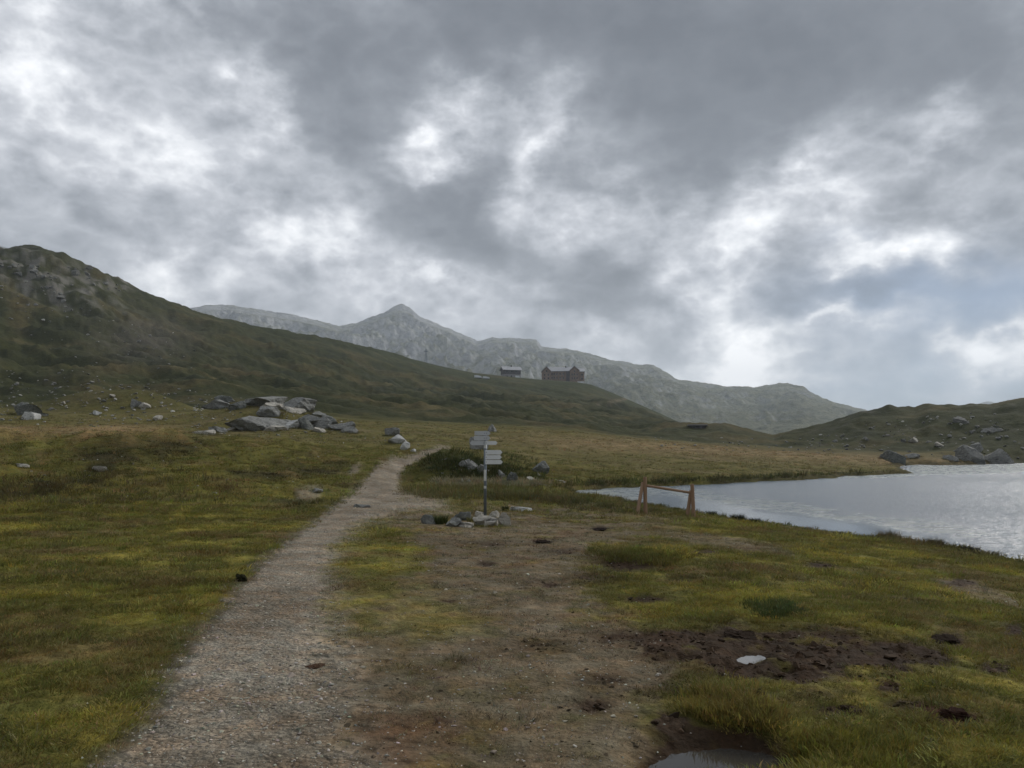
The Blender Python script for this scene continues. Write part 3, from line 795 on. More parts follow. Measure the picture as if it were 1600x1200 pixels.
# stones ringed round the signpost
boulder('rock', 661, 685, 803, 819, 'dark greenish slab leaning at the end of the stones round the signpost', M_DARKR, .7, tilt=-14)
boulder('rock', 697, 722, 808, 823, 'grey square-edged stone beside the low shrub in the signpost cairn', M_ROCK, .8)
boulder('rock', 706, 735, 797, 813, 'brownish slab behind the grey stones in the signpost cairn', M_DARKR, .6, tilt=16)
boulder('rock', 710, 740, 816, 824, 'flat pale slab lying on the bare soil in front of the signpost cairn', M_PALE, .9, slab=True)
boulder('rock', 739, 768, 806, 821, 'big pale stone directly in front of the signpost pole', M_PALE, .8)
boulder('rock', 757, 779, 808, 823, 'pale rounded stone at the foot of the signpost beside the biggest stone', M_PALE, .8)
boulder('rock', 764, 781, 798, 810, 'small pale stone lying on top of the cairn beside the signpost pole', M_PALE, .8)
boulder('rock', 778, 799, 801, 821, 'upright blocky pale stone at the end of the signpost cairn', M_PALE, .8)
boulder('rock', 742, 756, 799, 808, 'small yellowish stone behind the signpost cairn', M_PALE, .8)
boulder('rock', 796, 833, 792, 799, 'long white slab lying on the soil behind the signpost cairn', M_WHITE, .5, slab=True)
# knoll
KN = 'on the dark grassy knoll behind the signpost'
for i, (a, c, d, e, mt, l) in enumerate([
    (716, 737, 717, 730, M_ROCK, 'jagged grey rock highest in the row on the dark knoll behind the signpost'),
    (729, 748, 719, 735, M_ROCK, 'cracked grey rock in the middle of the row on the knoll behind the signpost'),
    (742, 757, 725, 740, M_ROCK, 'grey rock just behind the signpost pole ' + KN),
    (777, 793, 734, 752, M_ROCK, 'pale pointed rock standing ' + KN),
    (786, 804, 737, 755, M_DARKR, 'dark leaning slab beside the pale pointed rock on the knoll'),
    (824, 853, 718, 738, M_DARKR, 'large dark leaning slab at the end of the knoll away from the path'),
    (719, 726, 746, 756, M_PALE, 'small upright stone at the foot of the knoll beside the cotton grass'),
    (726, 737, 749, 757, M_ROCK, 'small squat stone at the foot of the knoll beside the cotton grass'),
    (836, 848, 737, 745, M_PALE, 'small pale stone under the large dark slab of the knoll'),
    (822, 838, 745, 752, M_PALE, 'flat pale stone in the grass below the large dark slab of the knoll'),
    (866, 884, 749, 753, M_PALE, 'thin pale stone in the grass between the knoll and the lake')]):
    boulder('rock', a, c, d, e, l, mt, .8, tilt=(14 if 'leaning' in l else 0), sink=.8)
boulder('boulder', 733, 764, 677, 702, 'pale grey boulder on the knoll top right behind the sign plates', M_ROCK, .8, cat='boulder')
boulder('boulder', 762, 777, 662, 675, 'small pointed boulder on the tan meadow beyond the signpost', M_ROCK, .8, sink=1.1, cat='boulder')
# beside the path
boulder('rock', 603, 640, 679, 693, 'long white slab beside the bend of the gravel path', M_WHITE, .5, tilt=12)
boulder('rock', 625, 641, 690, 703, 'white block below the long white slab at the path bend', M_WHITE, .7)
boulder('rock', 600, 625, 668, 681, 'grey lichen-covered rock behind the long white slab at the path', M_ROCK, .7)
boulder('rock', 641, 651, 701, 707, 'small white stone on the edge of the gravel path at its bend', M_WHITE, .8)
boulder('rock', 552, 578, 788, 793, 'flat grey stone bedded in the gravel path', M_ROCK, .7, slab=True)
boulder('rock', 488, 505, 763, 770, 'small grey stone on the bare patch beside the gravel path', M_ROCK, .8)
# outcrop
OC = 'of the rocky outcrop in the meadow'
OUT = [
    (370, 434, 647, 673, M_ROCK, 'broad grey lichen-spotted boulder at the front corner of the outcrop'),
    (431, 461, 654, 670, M_WHITE, 'white-faced block in the front row ' + OC),
    (458, 491, 644, 668, M_ROCK, 'tall grey boulder beside the white-faced block of the outcrop'),
    (489, 512, 647, 670, M_ROCK, 'grey cracked boulder in the middle of the outcrop front row'),
    (506, 524, 645, 663, M_DARKR, 'dark boulder wedged behind the front row ' + OC),
    (520, 547, 655, 674, M_ROCK, 'pale grey boulder near the path end ' + OC),
    (538, 555, 663, 677, M_ROCK, 'last low boulder at the path end ' + OC),
    (397, 440, 615, 636, M_ROCK, 'long grey boulder on the top ridge ' + OC),
    (438, 482, 617, 641, M_ROCK, 'biggest rounded boulder on the top ridge ' + OC),
    (416, 444, 626, 641, M_PALE, 'pale rock between the two top boulders of the outcrop'),
    (408, 434, 632, 654, M_ROCK, 'sloping slab between the ridge and the front row ' + OC),
    (450, 472, 633, 646, M_PALE, 'pale rock below the biggest rounded boulder ' + OC),
    (325, 352, 622, 639, M_ROCK, 'squat grey boulder on the mound next to the outcrop'),
    (341, 360, 616, 629, M_DARKR, 'dark rock behind the squat boulder on the mound'),
    (362, 382, 624, 640, M_DARKR, 'dark angular rock between the mound and the outcrop'),
    (305, 329, 670, 679, M_PALE, 'low pale rock lying out in the grass below the mound'),
    (331, 350, 665, 676, M_ROCK, 'rounded rock between the low pale rock and the outcrop'),
    (350, 366, 665, 674, M_PALE, 'small brownish rock next to the broad corner boulder of the outcrop'),
    (419, 443, 663, 674, M_PALE, 'low pale rock at the foot of the white-faced block'),
    (405, 423, 663, 673, M_ROCK, 'low grey rock at the foot of the broad corner boulder'),
    (488, 505, 641, 651, M_ROCK, 'small rock on top of the middle of the outcrop'),
    (490, 507, 666, 676, M_PALE, 'small pale rock lying in the grass before the outcrop'),
    (470, 486, 650, 672, M_DARKR, 'dark narrow block in a gap of the outcrop front row')]
for a, c, d, e, mt, l in OUT:
    q = (c - a) * .28; d = d + (e - d) * .14
    boulder('boulder', a - q, c + q, d, e, l, mt, .75, sub=4, sink=.35, cat='boulder')
# slope on the hill side
boulder('boulder', 18, 56, 632, 649, 'tilted dark slab with a pale upper face on the lower hillside', M_DARKR, .6, slab=True, tilt=18, cat='boulder')
boulder('rock', 37, 60, 645, 656, 'flat pale slab just below the tilted dark slab on the hillside', M_WHITE, .7, slab=True)
boulder('rock', 54, 73, 645, 651, 'small dark slab next to the tilted slab on the hillside', M_DARKR, .7, slab=True)
boulder('rock', 205, 220, 624, 636, 'grey pointed rock of the pair on the lower hillside', M_ROCK)
boulder('rock', 215, 234, 629, 638, 'pale low rock of the pair on the lower hillside', M_PALE)
boulder('rock', 240, 253, 649, 657, 'pale rock alone in the tan grass below the hillside', M_PALE)
boulder('rock', 146, 158, 642, 649, 'bright small rock alone in the grass above the tan strip', M_WHITE)
boulder('rock', 27, 44, 725, 731, 'flat pale stone in the hummocky grass', M_PALE, slab=True)
boulder('rock', 146, 167, 729, 737, 'flat brown stone below the dark hummock', M_PALE, slab=True)
# far shore of the lake
boulder('boulder', 1533, 1575, 704, 726, 'big sloping grey boulder standing at the water on the far shore', M_FAR, .7, sink=.7, cat='boulder', tilt=10)
boulder('boulder', 1494, 1534, 698, 720, 'broad grey boulder behind the big sloping one on the far shore', M_FAR, .7, sink=.7, cat='boulder')
boulder('boulder', 1518, 1534, 693, 705, 'small pointed boulder on top of the broad one on the far shore', M_ROCK, .7, cat='boulder')
boulder('boulder', 1378, 1412, 705, 723, 'dark broad boulder at the tip of the far inlet', M_DARKR, .7, cat='boulder')
boulder('rock', 1410, 1436, 709, 716, 'low pale rock next to the dark boulder at the far inlet', M_ROCK)
boulder('rock', 1417, 1434, 684, 692, 'pale flat rock alone on the knoll across the lake', M_PALE)
boulder('rock', 1462, 1473, 691, 698, 'small pale rock beside the flat one on the knoll across the lake', M_PALE)
boulder('rock', 1476, 1496, 712, 720, 'low rock next to the broad boulder on the far shore', M_ROCK)
boulder('rock', 1491, 1508, 651, 660, 'pale rock just under the knoll crest across the lake', M_FAR)
boulder('rock', 1535, 1567, 669, 676, 'long low ledge of rock high on the knoll across the lake', M_FAR, slab=True, sink=1.0)


def scatter(n, poly, smin, smax, label, group, seed, mats, cat='rock', rmin=60):
    rng = random.Random(seed); xs = [p[0] for p in poly]; ys = [p[1] for p in poly]; k = 0; tries = 0
    while k < n and tries < n * 30:
        tries += 1
        x, y = rng.uniform(min(xs), max(xs)), rng.uniform(min(ys), max(ys))
        if poly_sd(np.array([x]), np.array([y]), poly)[0] < 0: continue
        s = smin + (smax - smin) * rng.random() ** 2.5
        p = hit(x, y, rmin); r = math.hypot(p.x, p.y)
        if r < rmin or p.z < LAKE_Z + .1: continue
        me = get_rock(rng.choice((1, 2, 3, 4, 5, 6)), 2, False)
        o = bpy.data.objects.new('rock', me); COL.objects.link(o)
        if not me.materials: me.materials.append(M_FAR)
        o.material_slots[0].link = 'OBJECT'; o.material_slots[0].material = rng.choice(mats)
        wd = s * r / F_PX; h = wd * rng.uniform(.3, .6)
        o.location = p - Vector((0, 0, h * .35)); o.scale = (wd / 2, wd / 2 * rng.uniform(.6, 1), h * 1.35)
        o.rotation_euler = (rng.uniform(-.25, .25), rng.uniform(-.25, .25), rng.uniform(0, 6.28))
        finish(o, label=label, cat=cat, group=group); k += 1


scatter(34, [(0, 408), (60, 415), (120, 450), (160, 480), (150, 495), (80, 465), (0, 425)], 4, 11, 'grey rock in the broken crags high on the steep hill', 'rocks in the hill crags', 5, [M_FAR])
scatter(14, [(100, 402), (150, 425), (205, 455), (190, 462), (130, 440), (90, 412)], 4, 13, 'grey rock on the brow of the steep hill', 'rocks on the hill brow', 6, [M_FAR])
scatter(26, [(20, 460), (150, 490), (300, 550), (280, 575), (180, 545), (40, 490)], 2.5, 7, 'small rock strewn over the steep hill below its crags', 'rocks strewn below the hill crags', 7, [M_FAR])
scatter(46, [(0, 590), (120, 585), (320, 625), (340, 655), (200, 660), (0, 655)], 2.5, 9, 'small pale rock strewn on the lower hillside beside the outcrop', 'rocks strewn on the lower hillside', 8, [M_FAR, M_PALE])
scatter(30, [(300, 615), (400, 640), (560, 668), (530, 682), (300, 682)], 2.5, 7, 'small stone lying in the grass around the rocky outcrop', 'small stones round the outcrop', 9, [M_PALE, M_ROCK], rmin=50)
scatter(44, [(1090, 685), (1230, 690), (1380, 660), (1600, 655), (1600, 718), (1400, 712), (1300, 708), (1100, 698)], 2.5, 9, 'small rock strewn on the knolls across the lake', 'rocks strewn on the knolls across the lake', 10, [M_FAR])
scatter(16, [(700, 720), (850, 735), (850, 756), (700, 756)], 3, 7, 'small stone scattered over the dark knoll behind the signpost', 'small stones on the knoll', 12, [M_ROCK, M_PALE], rmin=33)

# ------------------------------------------------------------------ grass, gravel and clods (uncountable ground cover)
def blade_mesh(name, nb, rad, hgt, wid, seed, lean=.5):
    rng = np.random.default_rng(seed); V = []; Fc = []
    for i in range(nb):
        a = rng.uniform(0, 6.283); d = rad * math.sqrt(rng.random()); x, y = d * math.cos(a), d * math.sin(a)
        h = hgt * rng.uniform(.45, 1.1); w_ = wid * rng.uniform(.7, 1.3)
        la = a + rng.uniform(-1, 1); ln = lean * h * rng.uniform(.3, 1.3)
        dx, dy = math.cos(la) * ln, math.sin(la) * ln
        qa = rng.uniform(0, 6.283); qx, qy = math.cos(qa) * w_ / 2, math.sin(qa) * w_ / 2
        k = len(V)
        V += [(x - qx, y - qy, -.01), (x + qx, y + qy, -.01), (x + dx * .4 - qx * .8, y + dy * .4 - qy * .8, h * .6), (x + dx * .4 + qx * .8, y + dy * .4 + qy * .8, h * .6), (x + dx, y + dy, h)]
        Fc += [(k, k + 1, k + 3), (k, k + 3, k + 2), (k + 2, k + 3, k + 4)]
    return np_mesh(name, V, Fc, smooth=True)


am, t, b = new_mat('grass_blades')
gc = t.new('ShaderNodeAttribute', attribute_name='gcol'); gc.attribute_type = 'INSTANCER'
t.l.new(gc.outputs['Color'], b.inputs['Base Color']); b.inputs['Roughness'].default_value = .75; b.inputs['Specular IOR Level'].default_value = .12
tr = t.new('ShaderNodeBsdfTranslucent'); t.l.new(gc.outputs['Color'], tr.inputs[0])
mx = t.new('ShaderNodeMixShader'); mx.inputs[0].default_value = .28
outn = am.node_tree.nodes['Material Output']
t.l.new(b.outputs[0], mx.inputs[1]); t.l.new(tr.outputs[0], mx.inputs[2]); t.l.new(mx.outputs[0], outn.inputs[0])
sm_, t, b = new_mat('gravel_and_clods')
gc = t.new('ShaderNodeAttribute', attribute_name='gcol'); gc.attribute_type = 'INSTANCER'
t.l.new(gc.outputs['Color'], b.inputs['Base Color']); b.inputs['Roughness'].default_value = .92; b.inputs['Specular IOR Level'].default_value = .08


def gn_scatter(name, protos, mat, P, rot, scl, colr, label):
    """one ground-cover object: points with their own turn, size and colour, each carrying one of the prototypes"""
    pc = bpy.data.collections.new(name + '_shapes')
    for q, me in enumerate(protos):
        if not me.materials: me.materials.append(mat)
        pc.objects.link(bpy.data.objects.new('%s_shape_%02d' % (name, q), me))
    me = bpy.data.meshes.new(name); me.vertices.add(len(P)); me.vertices.foreach_set('co', np.asarray(P, np.float32).ravel())
    add_attr(me, 'grot', rot, 'FLOAT_VECTOR'); add_attr(me, 'gscl', scl, 'FLOAT_VECTOR'); add_attr(me, 'gcol', colr, 'FLOAT_COLOR')
    add_attr(me, 'gidx', np.random.default_rng(3).integers(0, len(protos), len(P)), 'INT')
    o = bpy.data.objects.new(name, me); COL.objects.link(o); finish(o, label=label, cat='ground cover', kind='stuff')
    ng = bpy.data.node_groups.new(name, 'GeometryNodeTree')
    ng.interface.new_socket('Geometry', in_out='INPUT', socket_type='NodeSocketGeometry')
    ng.interface.new_socket('Geometry', in_out='OUTPUT', socket_type='NodeSocketGeometry')
    N, L = ng.nodes, ng.links
    gi = N.new('NodeGroupInput'); go = N.new('NodeGroupOutput'); ip = N.new('GeometryNodeInstanceOnPoints')
    ci = N.new('GeometryNodeCollectionInfo'); ci.inputs['Collection'].default_value = pc
    ci.inputs['Separate Children'].default_value = True; ci.inputs['Reset Children'].default_value = True
    def na(nm, ty):
        a = N.new('GeometryNodeInputNamedAttribute'); a.data_type = ty; a.inputs['Name'].default_value = nm
        return next(s for s in a.outputs if s.enabled and s.name == 'Attribute')
    L.new(gi.outputs[0], ip.inputs['Points']); L.new(ci.outputs[0], ip.inputs['Instance'])
    ip.inputs['Pick Instance'].default_value = True
    L.new(na('gidx', 'INT'), ip.inputs['Instance Index'])
    e2r = N.new('FunctionNodeEulerToRotation'); L.new(na('grot', 'FLOAT_VECTOR'), e2r.inputs[0]); L.new(e2r.outputs[0], ip.inputs['Rotation'])
    L.new(na('gscl', 'FLOAT_VECTOR'), ip.inputs['Scale']); L.new(ip.outputs[0], go.inputs[0])
    md = o.modifiers.new('cover', 'NODES'); md.node_group = ng
    return o


rg = np.random.default_rng(21)
def sample_polar(n, r0, r1, half=36.5, pw=1.0):
    r = np.sqrt(rg.uniform(r0 ** 2, r1 ** 2, n)) if pw == 1 else r0 * (r1 / r0) ** rg.random(n)
    a = np.radians(rg.uniform(-half, half, n))
    return r * np.sin(a), r * np.cos(a), r


def jitter(c, v, h=.12):
    k = np.exp(rg.normal(0, v, len(c)))[:, None]; q = np.exp(rg.normal(0, h, (len(c), 3)) * [1, .6, 1])
    return np.clip(c * k * q, .003, .9)


PZ, RO, SL, CL = [], [], [], []
for n, r0, r1, s0, s1 in ((60000, 3.2, 11, .45, 1.1), (56000, 9.5, 24, .8, 1.7), (46000, 21, 62, 1.3, 3.2), (18000, 58, 135, 2.6, 5.2)):
    x, y, r = sample_polar(n, r0, r1)
    g = grid_lookup(grassy, x, y) * (1 - .45 * grid_lookup(m_lawn, x, y)) * (1 - .25 * sstep(90, 135, r))
    clump = .55 + .9 * fbm(x * 1.3, y * 1.3, 3)
    ok = rg.random(n) < g * np.clip(clump + .25, .12, 1)
    x, y, r, g, clump = x[ok], y[ok], r[ok], g[ok], clump[ok]
    z = ground_z(x, y)
    c = grid_lookup(col, x, y) * 1.35
    c = c * np.clip(1 + .75 * fbm(x * 3.4 + 9, y * 3.4, 3, .55), .45, 1.6)[:, None]
    dry = rg.random(len(x)) < .10
    c = np.where(dry[:, None], c * .4 + np.array([.20, .155, .075]) * .7, c)
    PZ.append(np.stack([x, y, z - .004 * r ** .3], -1))
    RO.append(np.stack([rg.normal(0, .12, len(x)), rg.normal(0, .12, len(x)), rg.uniform(0, 6.283, len(x))], -1))
    s = rg.uniform(s0, s1, len(x)) * np.clip(.55 + .7 * clump, .5, 1.5) * (.55 + .45 * g)
    SL.append(np.stack([s * 1.15, s * 1.15, s * rg.uniform(.22, .5, len(x)) * (1 + .8 * (rg.random(len(x)) < .05)) * (1 - .45 * grid_lookup(m_lawn, x, y))], -1)); CL.append(jitter(c, .20))
# rank tufts where the photograph shows them
def tufts(n, poly, s0, s1, c, mixw=.5):
    xs = [p[0] for p in poly]; ys = [p[1] for p in poly]
    X, Y = rg.uniform(min(xs), max(xs), n * 3), rg.uniform(min(ys), max(ys), n * 3)
    ok = poly_sd(X, Y, poly) > 0; X, Y = X[ok][:n], Y[ok][:n]
    P = np.array([hit(a_, b_)[:] for a_, b_ in zip(X, Y)])
    keepm = P[:, 2] > LAKE_Z + .02; P = P[keepm]
    s = rg.uniform(s0, s1, len(P)); PZ.append(P)
    RO.append(np.stack([rg.normal(0, .18, len(P)), rg.normal(0, .18, len(P)), rg.uniform(0, 6.283, len(P))], -1))
    SL.append(np.stack([s, s, s * rg.uniform(.45, .8, len(P))], -1))
    CL.append(jitter(np.tile(np.array(c), (len(P), 1)) * mixw + (1 - mixw) * grid_lookup(col, P[:, 0], P[:, 1]), .22))
tufts(260, [(1080, 1085), (1150, 1078), (1215, 1105), (1205, 1140), (1120, 1130), (1075, 1110)], 0.6, 1.15, (.21, .17, .045), .8)
tufts(200, [(1240, 1190), (1270, 1155), (1340, 1140), (1420, 1160), (1400, 1200), (1240, 1200)], 0.6, 1.1, (.17, .16, .035), .7)
tufts(140, [(1160, 945), (1220, 940), (1260, 958), (1200, 965)], 0.7, 1.3, (.055, .085, .03), .8)
tufts(240, [(925, 862), (1000, 856), (1075, 866), (1040, 884), (960, 878)], 0.9, 1.6, (.12, .12, .03), .7)
tufts(320, [(980, 800), (1100, 808), (1250, 828), (1400, 846), (1600, 880), (1600, 890), (1400, 856), (1200, 832), (980, 808)], 1.0, 2.0, (.12, .10, .04), .6)
tufts(160, [(1370, 838), (1410, 828), (1470, 848), (1460, 856), (1380, 848)], 1.8, 3.2, (.17, .13, .06), .8)
tufts(300, [(880, 780), (1000, 786), (1090, 800), (1090, 808), (980, 804), (880, 795)], 1.5, 3, (.10, .095, .035), .6)
tufts(420, [(640, 762), (780, 762), (880, 770), (960, 785), (880, 790), (760, 782), (650, 776)], 2.6, 5, (.13, .12, .045), .6)
tufts(360, [(680, 751), (800, 750), (875, 757), (800, 760), (690, 760)], 2.4, 4.6, (.30, .27, .17), .7)
tufts(300, [(660, 715), (720, 700), (840, 715), (850, 750), (690, 752)], 2.5, 5.5, (.04, .05, .014), .8)
tufts(500, [(820, 768), (870, 760), (1000, 757), (1200, 748), (1310, 742), (1420, 736), (1300, 739), (1100, 748), (900, 754)], 3, 7, (.055, .06, .02), .8)
tufts(200, [(0, 740), (300, 730), (420, 780), (0, 800)], 2, 4, (.14, .11, .05), .5)
for (bx, by, ra, rb, r_) in ROCKLIST:                 # grass grown in round the foot of each boulder
    if r_ < 15: continue
    n = int(np.clip(26 * ra, 14, 60)); q = rg.uniform(0, 6.283, n); k = rg.uniform(.8, 1.12, n)
    x = bx + ra * k * np.cos(q); y = by + rb * k * np.sin(q); z = ground_z(x, y)
    s = rg.uniform(.9, 2.2, n) * np.clip(r_ / 35, .7, 2.2)
    if np.median(grid_lookup(grassy, x, y)) < .4: s *= .55
    PZ.append(np.stack([x, y, z], -1)); RO.append(np.stack([rg.normal(0, .15, n), rg.normal(0, .15, n), rg.uniform(0, 6.283, n)], -1))
    SL.append(np.stack([s, s, s * rg.uniform(.5, .9, n)], -1)); CL.append(jitter(grid_lookup(col, x, y) * 1.2, .2))
protos = [blade_mesh('grass_a', 34, .11, .060, .006, 1), blade_mesh('grass_b', 26, .09, .085, .005, 2, .7), blade_mesh('grass_c', 40, .13, .045, .007, 3, .9), blade_mesh('grass_d', 22, .07, .11, .005, 4, .45)]
gn_scatter('grass', protos, am, np.concatenate(PZ), np.concatenate(RO), np.concatenate(SL), np.concatenate(CL), 'short green and brown alpine grass covering the meadow')

# gravel on the path and the trampled soil
x, y, r = sample_polar(90000, 3.0, 30, pw=0)
w_ = grid_lookup(m_path, x, y) * (.45 + .9 * np.clip(fbm(x * .8, y * .8, 3) + .3, 0, 1)) + grid_lookup(m_soil, x, y) * .13 + .006
ok = rg.random(len(x)) < w_; x, y, r = x[ok], y[ok], r[ok]
s = .0040 * np.exp(rg.normal(0, .5, len(x))) * (1 + r / 16); s = np.clip(s, .003, .022)
big = rg.random(len(x)) < .003; s[big] *= 2.0
gcl = np.array([.29, .268, .222]) * np.exp(rg.normal(0, .30, len(x)))[:, None] * np.exp(rg.normal(0, .05, (len(x), 3)))
pro = []
for q in range(5):
    mk = rock_shape(900 + q, 2, cuts=8, rough=.06); pro.append(mk)
gn_scatter('gravel', pro, sm_, np.stack([x, y, ground_z(x, y) - s * .35], -1), np.stack([rg.normal(0, .2, len(x)), rg.normal(0, .2, len(x)), rg.uniform(0, 6.28, len(x))], -1),
           np.stack([s, s * rg.uniform(.6, 1, len(x)), s * rg.uniform(.6, 1.2, len(x))], -1), np.clip(gcl, .02, .7), 'loose grey gravel on the footpath')

# clods of trodden mud
x, y, r = sample_polar(46000, 3.4, 26, pw=0)
w_ = np.clip(grid_lookup(m_mud, x, y) * .40 + grid_lookup(m_soil, x, y) * .05 + .008 * (1 - grid_lookup(m_path, x, y)), 0, 1) * (grid_lookup(sd, x, y) < -.3) * (1 - .9 * grid_lookup(m_path, x, y))
for (qx, qy, qz), rad in zip(PUD, (.42, .24)):
    w_ = np.where(np.hypot(x - qx, y - qy) < rad, 0, w_)
ok = rg.random(len(x)) < w_; x, y, r = x[ok], y[ok], r[ok]
inmud = grid_lookup(m_mud, x, y); s = np.clip(.009 * np.exp(rg.normal(0, .55, len(x))) * (1 + r / 14), .004, .05) * (.55 + .6 * inmud)
mcl = np.clip(grid_lookup(col, x, y) * .5 + np.array([.036, .023, .014]) * .6, 0, .09) * np.exp(rg.normal(0, .3, len(x)))[:, None]
gn_scatter('mud_clods', pro, sm_, np.stack([x, y, ground_z(x, y) - s * .4], -1), np.stack([rg.normal(0, .4, len(x)), rg.normal(0, .4, len(x)), rg.uniform(0, 6.28, len(x))], -1),
           np.stack([s, s * rg.uniform(.6, 1, len(x)), s * rg.uniform(.6, 1.1, len(x))], -1), mcl, 'dark trodden clods of mud and soil')

# uncounted small stones strewn over the slopes
SP, SS = [], []
_sr = random.Random(91)
for n, poly, a0, a1 in ((420, [(0, 580), (130, 575), (330, 615), (370, 650), (300, 672), (0, 662)], 1.6, 5), (160, [(0, 420), (160, 470), (320, 540), (300, 585), (120, 570), (0, 500)], 1.5, 4),
                        (230, [(310, 612), (400, 625), (560, 665), (540, 684), (290, 684)], 1.5, 4), (420, [(1020, 680), (1240, 688), (1380, 655), (1600, 640), (1600, 720), (1390, 716), (1280, 710), (1030, 700)], 1.5, 4.5),
                        (120, [(690, 712), (850, 730), (880, 755), (690, 757)], 1.2, 3.5), (150, [(0, 690), (540, 690), (420, 790), (0, 790)], 1.2, 3), (60, [(560, 680), (700, 690), (620, 715)], 1.2, 3)):
    k = 0; xs = [p[0] for p in poly]; ys = [p[1] for p in poly]
    while k < n:
        x, y = _sr.uniform(min(xs), max(xs)), _sr.uniform(min(ys), max(ys)); k += 1
        if poly_sd(np.array([x]), np.array([y]), poly)[0] < 0 or fbm(np.array([x * .02]), np.array([y * .05]), 3)[0] < -.18: continue
        p = hit(x, y, 24)
        if p.z < LAKE_Z + .1: continue
        SP.append(p[:]); SS.append((a0 + (a1 - a0) * _sr.random() ** 2.5) * math.hypot(p.x, p.y) / F_PX * .75)
SP = np.array(SP); SS = np.array(SS); n = len(SS)
gn_scatter('strewn_stones', pro, sm_, SP - np.stack([0 * SS, 0 * SS, SS * .2], -1), np.stack([rg.normal(0, .25, n), rg.normal(0, .25, n), rg.uniform(0, 6.28, n)], -1),
           np.stack([SS, SS * rg.uniform(.6, 1, n), SS * rg.uniform(.5, 1.1, n)], -1), np.array([.25, .245, .22]) * np.exp(rg.normal(0, .3, n))[:, None], 'small grey stones strewn over the grassy slopes')

# ------------------------------------------------------------------ tussocks, shrubs and clods one can point at
def blade_thing(name, px, py, width_px, h_px, c, label, cat, nb=260, seed=1, wid=.008, lean=.6):
    p = hit(px, py); r = math.hypot(p.x, p.y); s = r / F_PX
    me = blade_mesh(name, nb, width_px * s * .42, h_px * s, max(wid, .35 * s), seed, lean)
    m = simple_mat(name + '_leaf', c, .8, .45, 9, 0, .1)
    o = link_mesh(name, me, m, label=label, cat=cat); o.location = p
    return o
blade_thing('low_shrub', 688, 819, 24, 15, (.055, .07, .022), 'dark low shrub growing among the stones of the signpost cairn', 'shrub', 420, 31, .01, .5)
blade_thing('low_shrub', 789, 798, 11, 8, (.05, .06, .02), 'dark little shrub at the end of the long white slab', 'shrub', 260, 32, .01, .5)
blade_thing('tussock', 1152, 812, 24, 9, (.032, .036, .014), 'dark tussock on the lake bank beside the wooden frame', 'tussock', 420, 33)
blade_thing('tussock', 1180, 817, 18, 8, (.030, .034, .014), 'smaller dark tussock on the lake bank past the larger dark one', 'tussock', 360, 34)
blade_thing('tussock', 1112, 805, 16, 7, (.036, .038, .015), 'low dark tussock on the bank between the wooden frame and the larger tussocks', 'tussock', 320, 35)
blade_thing('tussock', 1390, 843, 34, 14, (.15, .115, .055), 'tall dry tan tussock on the lake bank', 'tussock', 420, 36, .007, .4)
blade_thing('tussock', 1462, 853, 24, 11, (.095, .075, .035), 'brown rounded tussock on the lake bank beyond the tall dry one', 'tussock', 380, 37)
blade_thing('tussock', 1516, 862, 24, 8, (.030, .032, .014), 'low dark tussock at the water past the brown rounded one', 'tussock', 380, 38)
blade_thing('tussock', 752, 803, 10, 7, (.17, .15, .05), 'yellow grass tuft growing against the signpost pole', 'tussock', 160, 39, .006)
blade_thing('tussock', 735, 816, 12, 9, (.16, .15, .05), 'yellow grass tuft between the cairn stones', 'tussock', 200, 40, .006)


def clod(px, py, w_px, h_px, c, label, seed):
    p = hit(px, py); r = math.hypot(p.x, p.y); s = r / F_PX
    me = rock_shape(seed, 4, cuts=7, rough=.35)
    m = simple_mat('clod_soil', c, .95, .5, 30, .8, .05)
    o = link_mesh('soil_clod', me, m, label=label, cat='clod')
    o.location = p - Vector((0, 0, h_px * s * .3)); o.scale = (w_px * s / 2, w_px * s / 2, h_px * s * 1.3)
clod(376, 908, 18, 10, (.026, .026, .012), 'dark mossy clod at the edge of the gravel path', 700)
clod(848, 848, 30, 5, (.020, .013, .010), 'flat black dung pile on the bare soil nearest the signpost cairn', 701)
clod(938, 829, 24, 4, (.020, .013, .010), 'flat black dung pile on the bare soil between cairn and wooden frame', 702)
clod(492, 1042, 30, 4, (.105, .062, .040), 'reddish brown clod lying between path and bare soil', 703)
clod(1495, 1122, 40, 12, (.045, .022, .015), 'reddish peat clod in the grass by the muddy hollow', 704)
clod(1475, 1003, 44, 9, (.030, .020, .013), 'black peat lump at the end of the muddy hollow', 705)
clod(1160, 998, 52, 9, (.032, .021, .014), 'black peat lump standing behind the small puddle', 706)

# ------------------------------------------------------------------ signpost
def box_bm(bm, x0, x1, y0, y1, z0, z1):
    v = [bm.verts.new((x, y, z)) for z in (z0, z1) for y in (y0, y1) for x in (x0, x1)]
    for f in ((0, 2, 3, 1), (4, 5, 7, 6), (0, 1, 5, 4), (2, 6, 7, 3), (0, 4, 6, 2), (1, 3, 7, 5)): bm.faces.new([v[i] for i in f])


def cyl_bm(bm, p0, p1, r0, r1, seg=16):
    p0, p1 = Vector(p0), Vector(p1); ax = (p1 - p0).normalized()
    u = ax.orthogonal().normalized(); q = ax.cross(u)
    a = [bm.verts.new(p0 + (u * math.cos(i * 2 * math.pi / seg) + q * math.sin(i * 2 * math.pi / seg)) * r0) for i in range(seg)]
    c = [bm.verts.new(p1 + (u * math.cos(i * 2 * math.pi / seg) + q * math.sin(i * 2 * math.pi / seg)) * r1) for i in range(seg)]
    for i in range(seg): bm.faces.new((a[i], a[(i + 1) % seg], c[(i + 1) % seg], c[i]))
    bm.faces.new(a[::-1]); bm.faces.new(c)


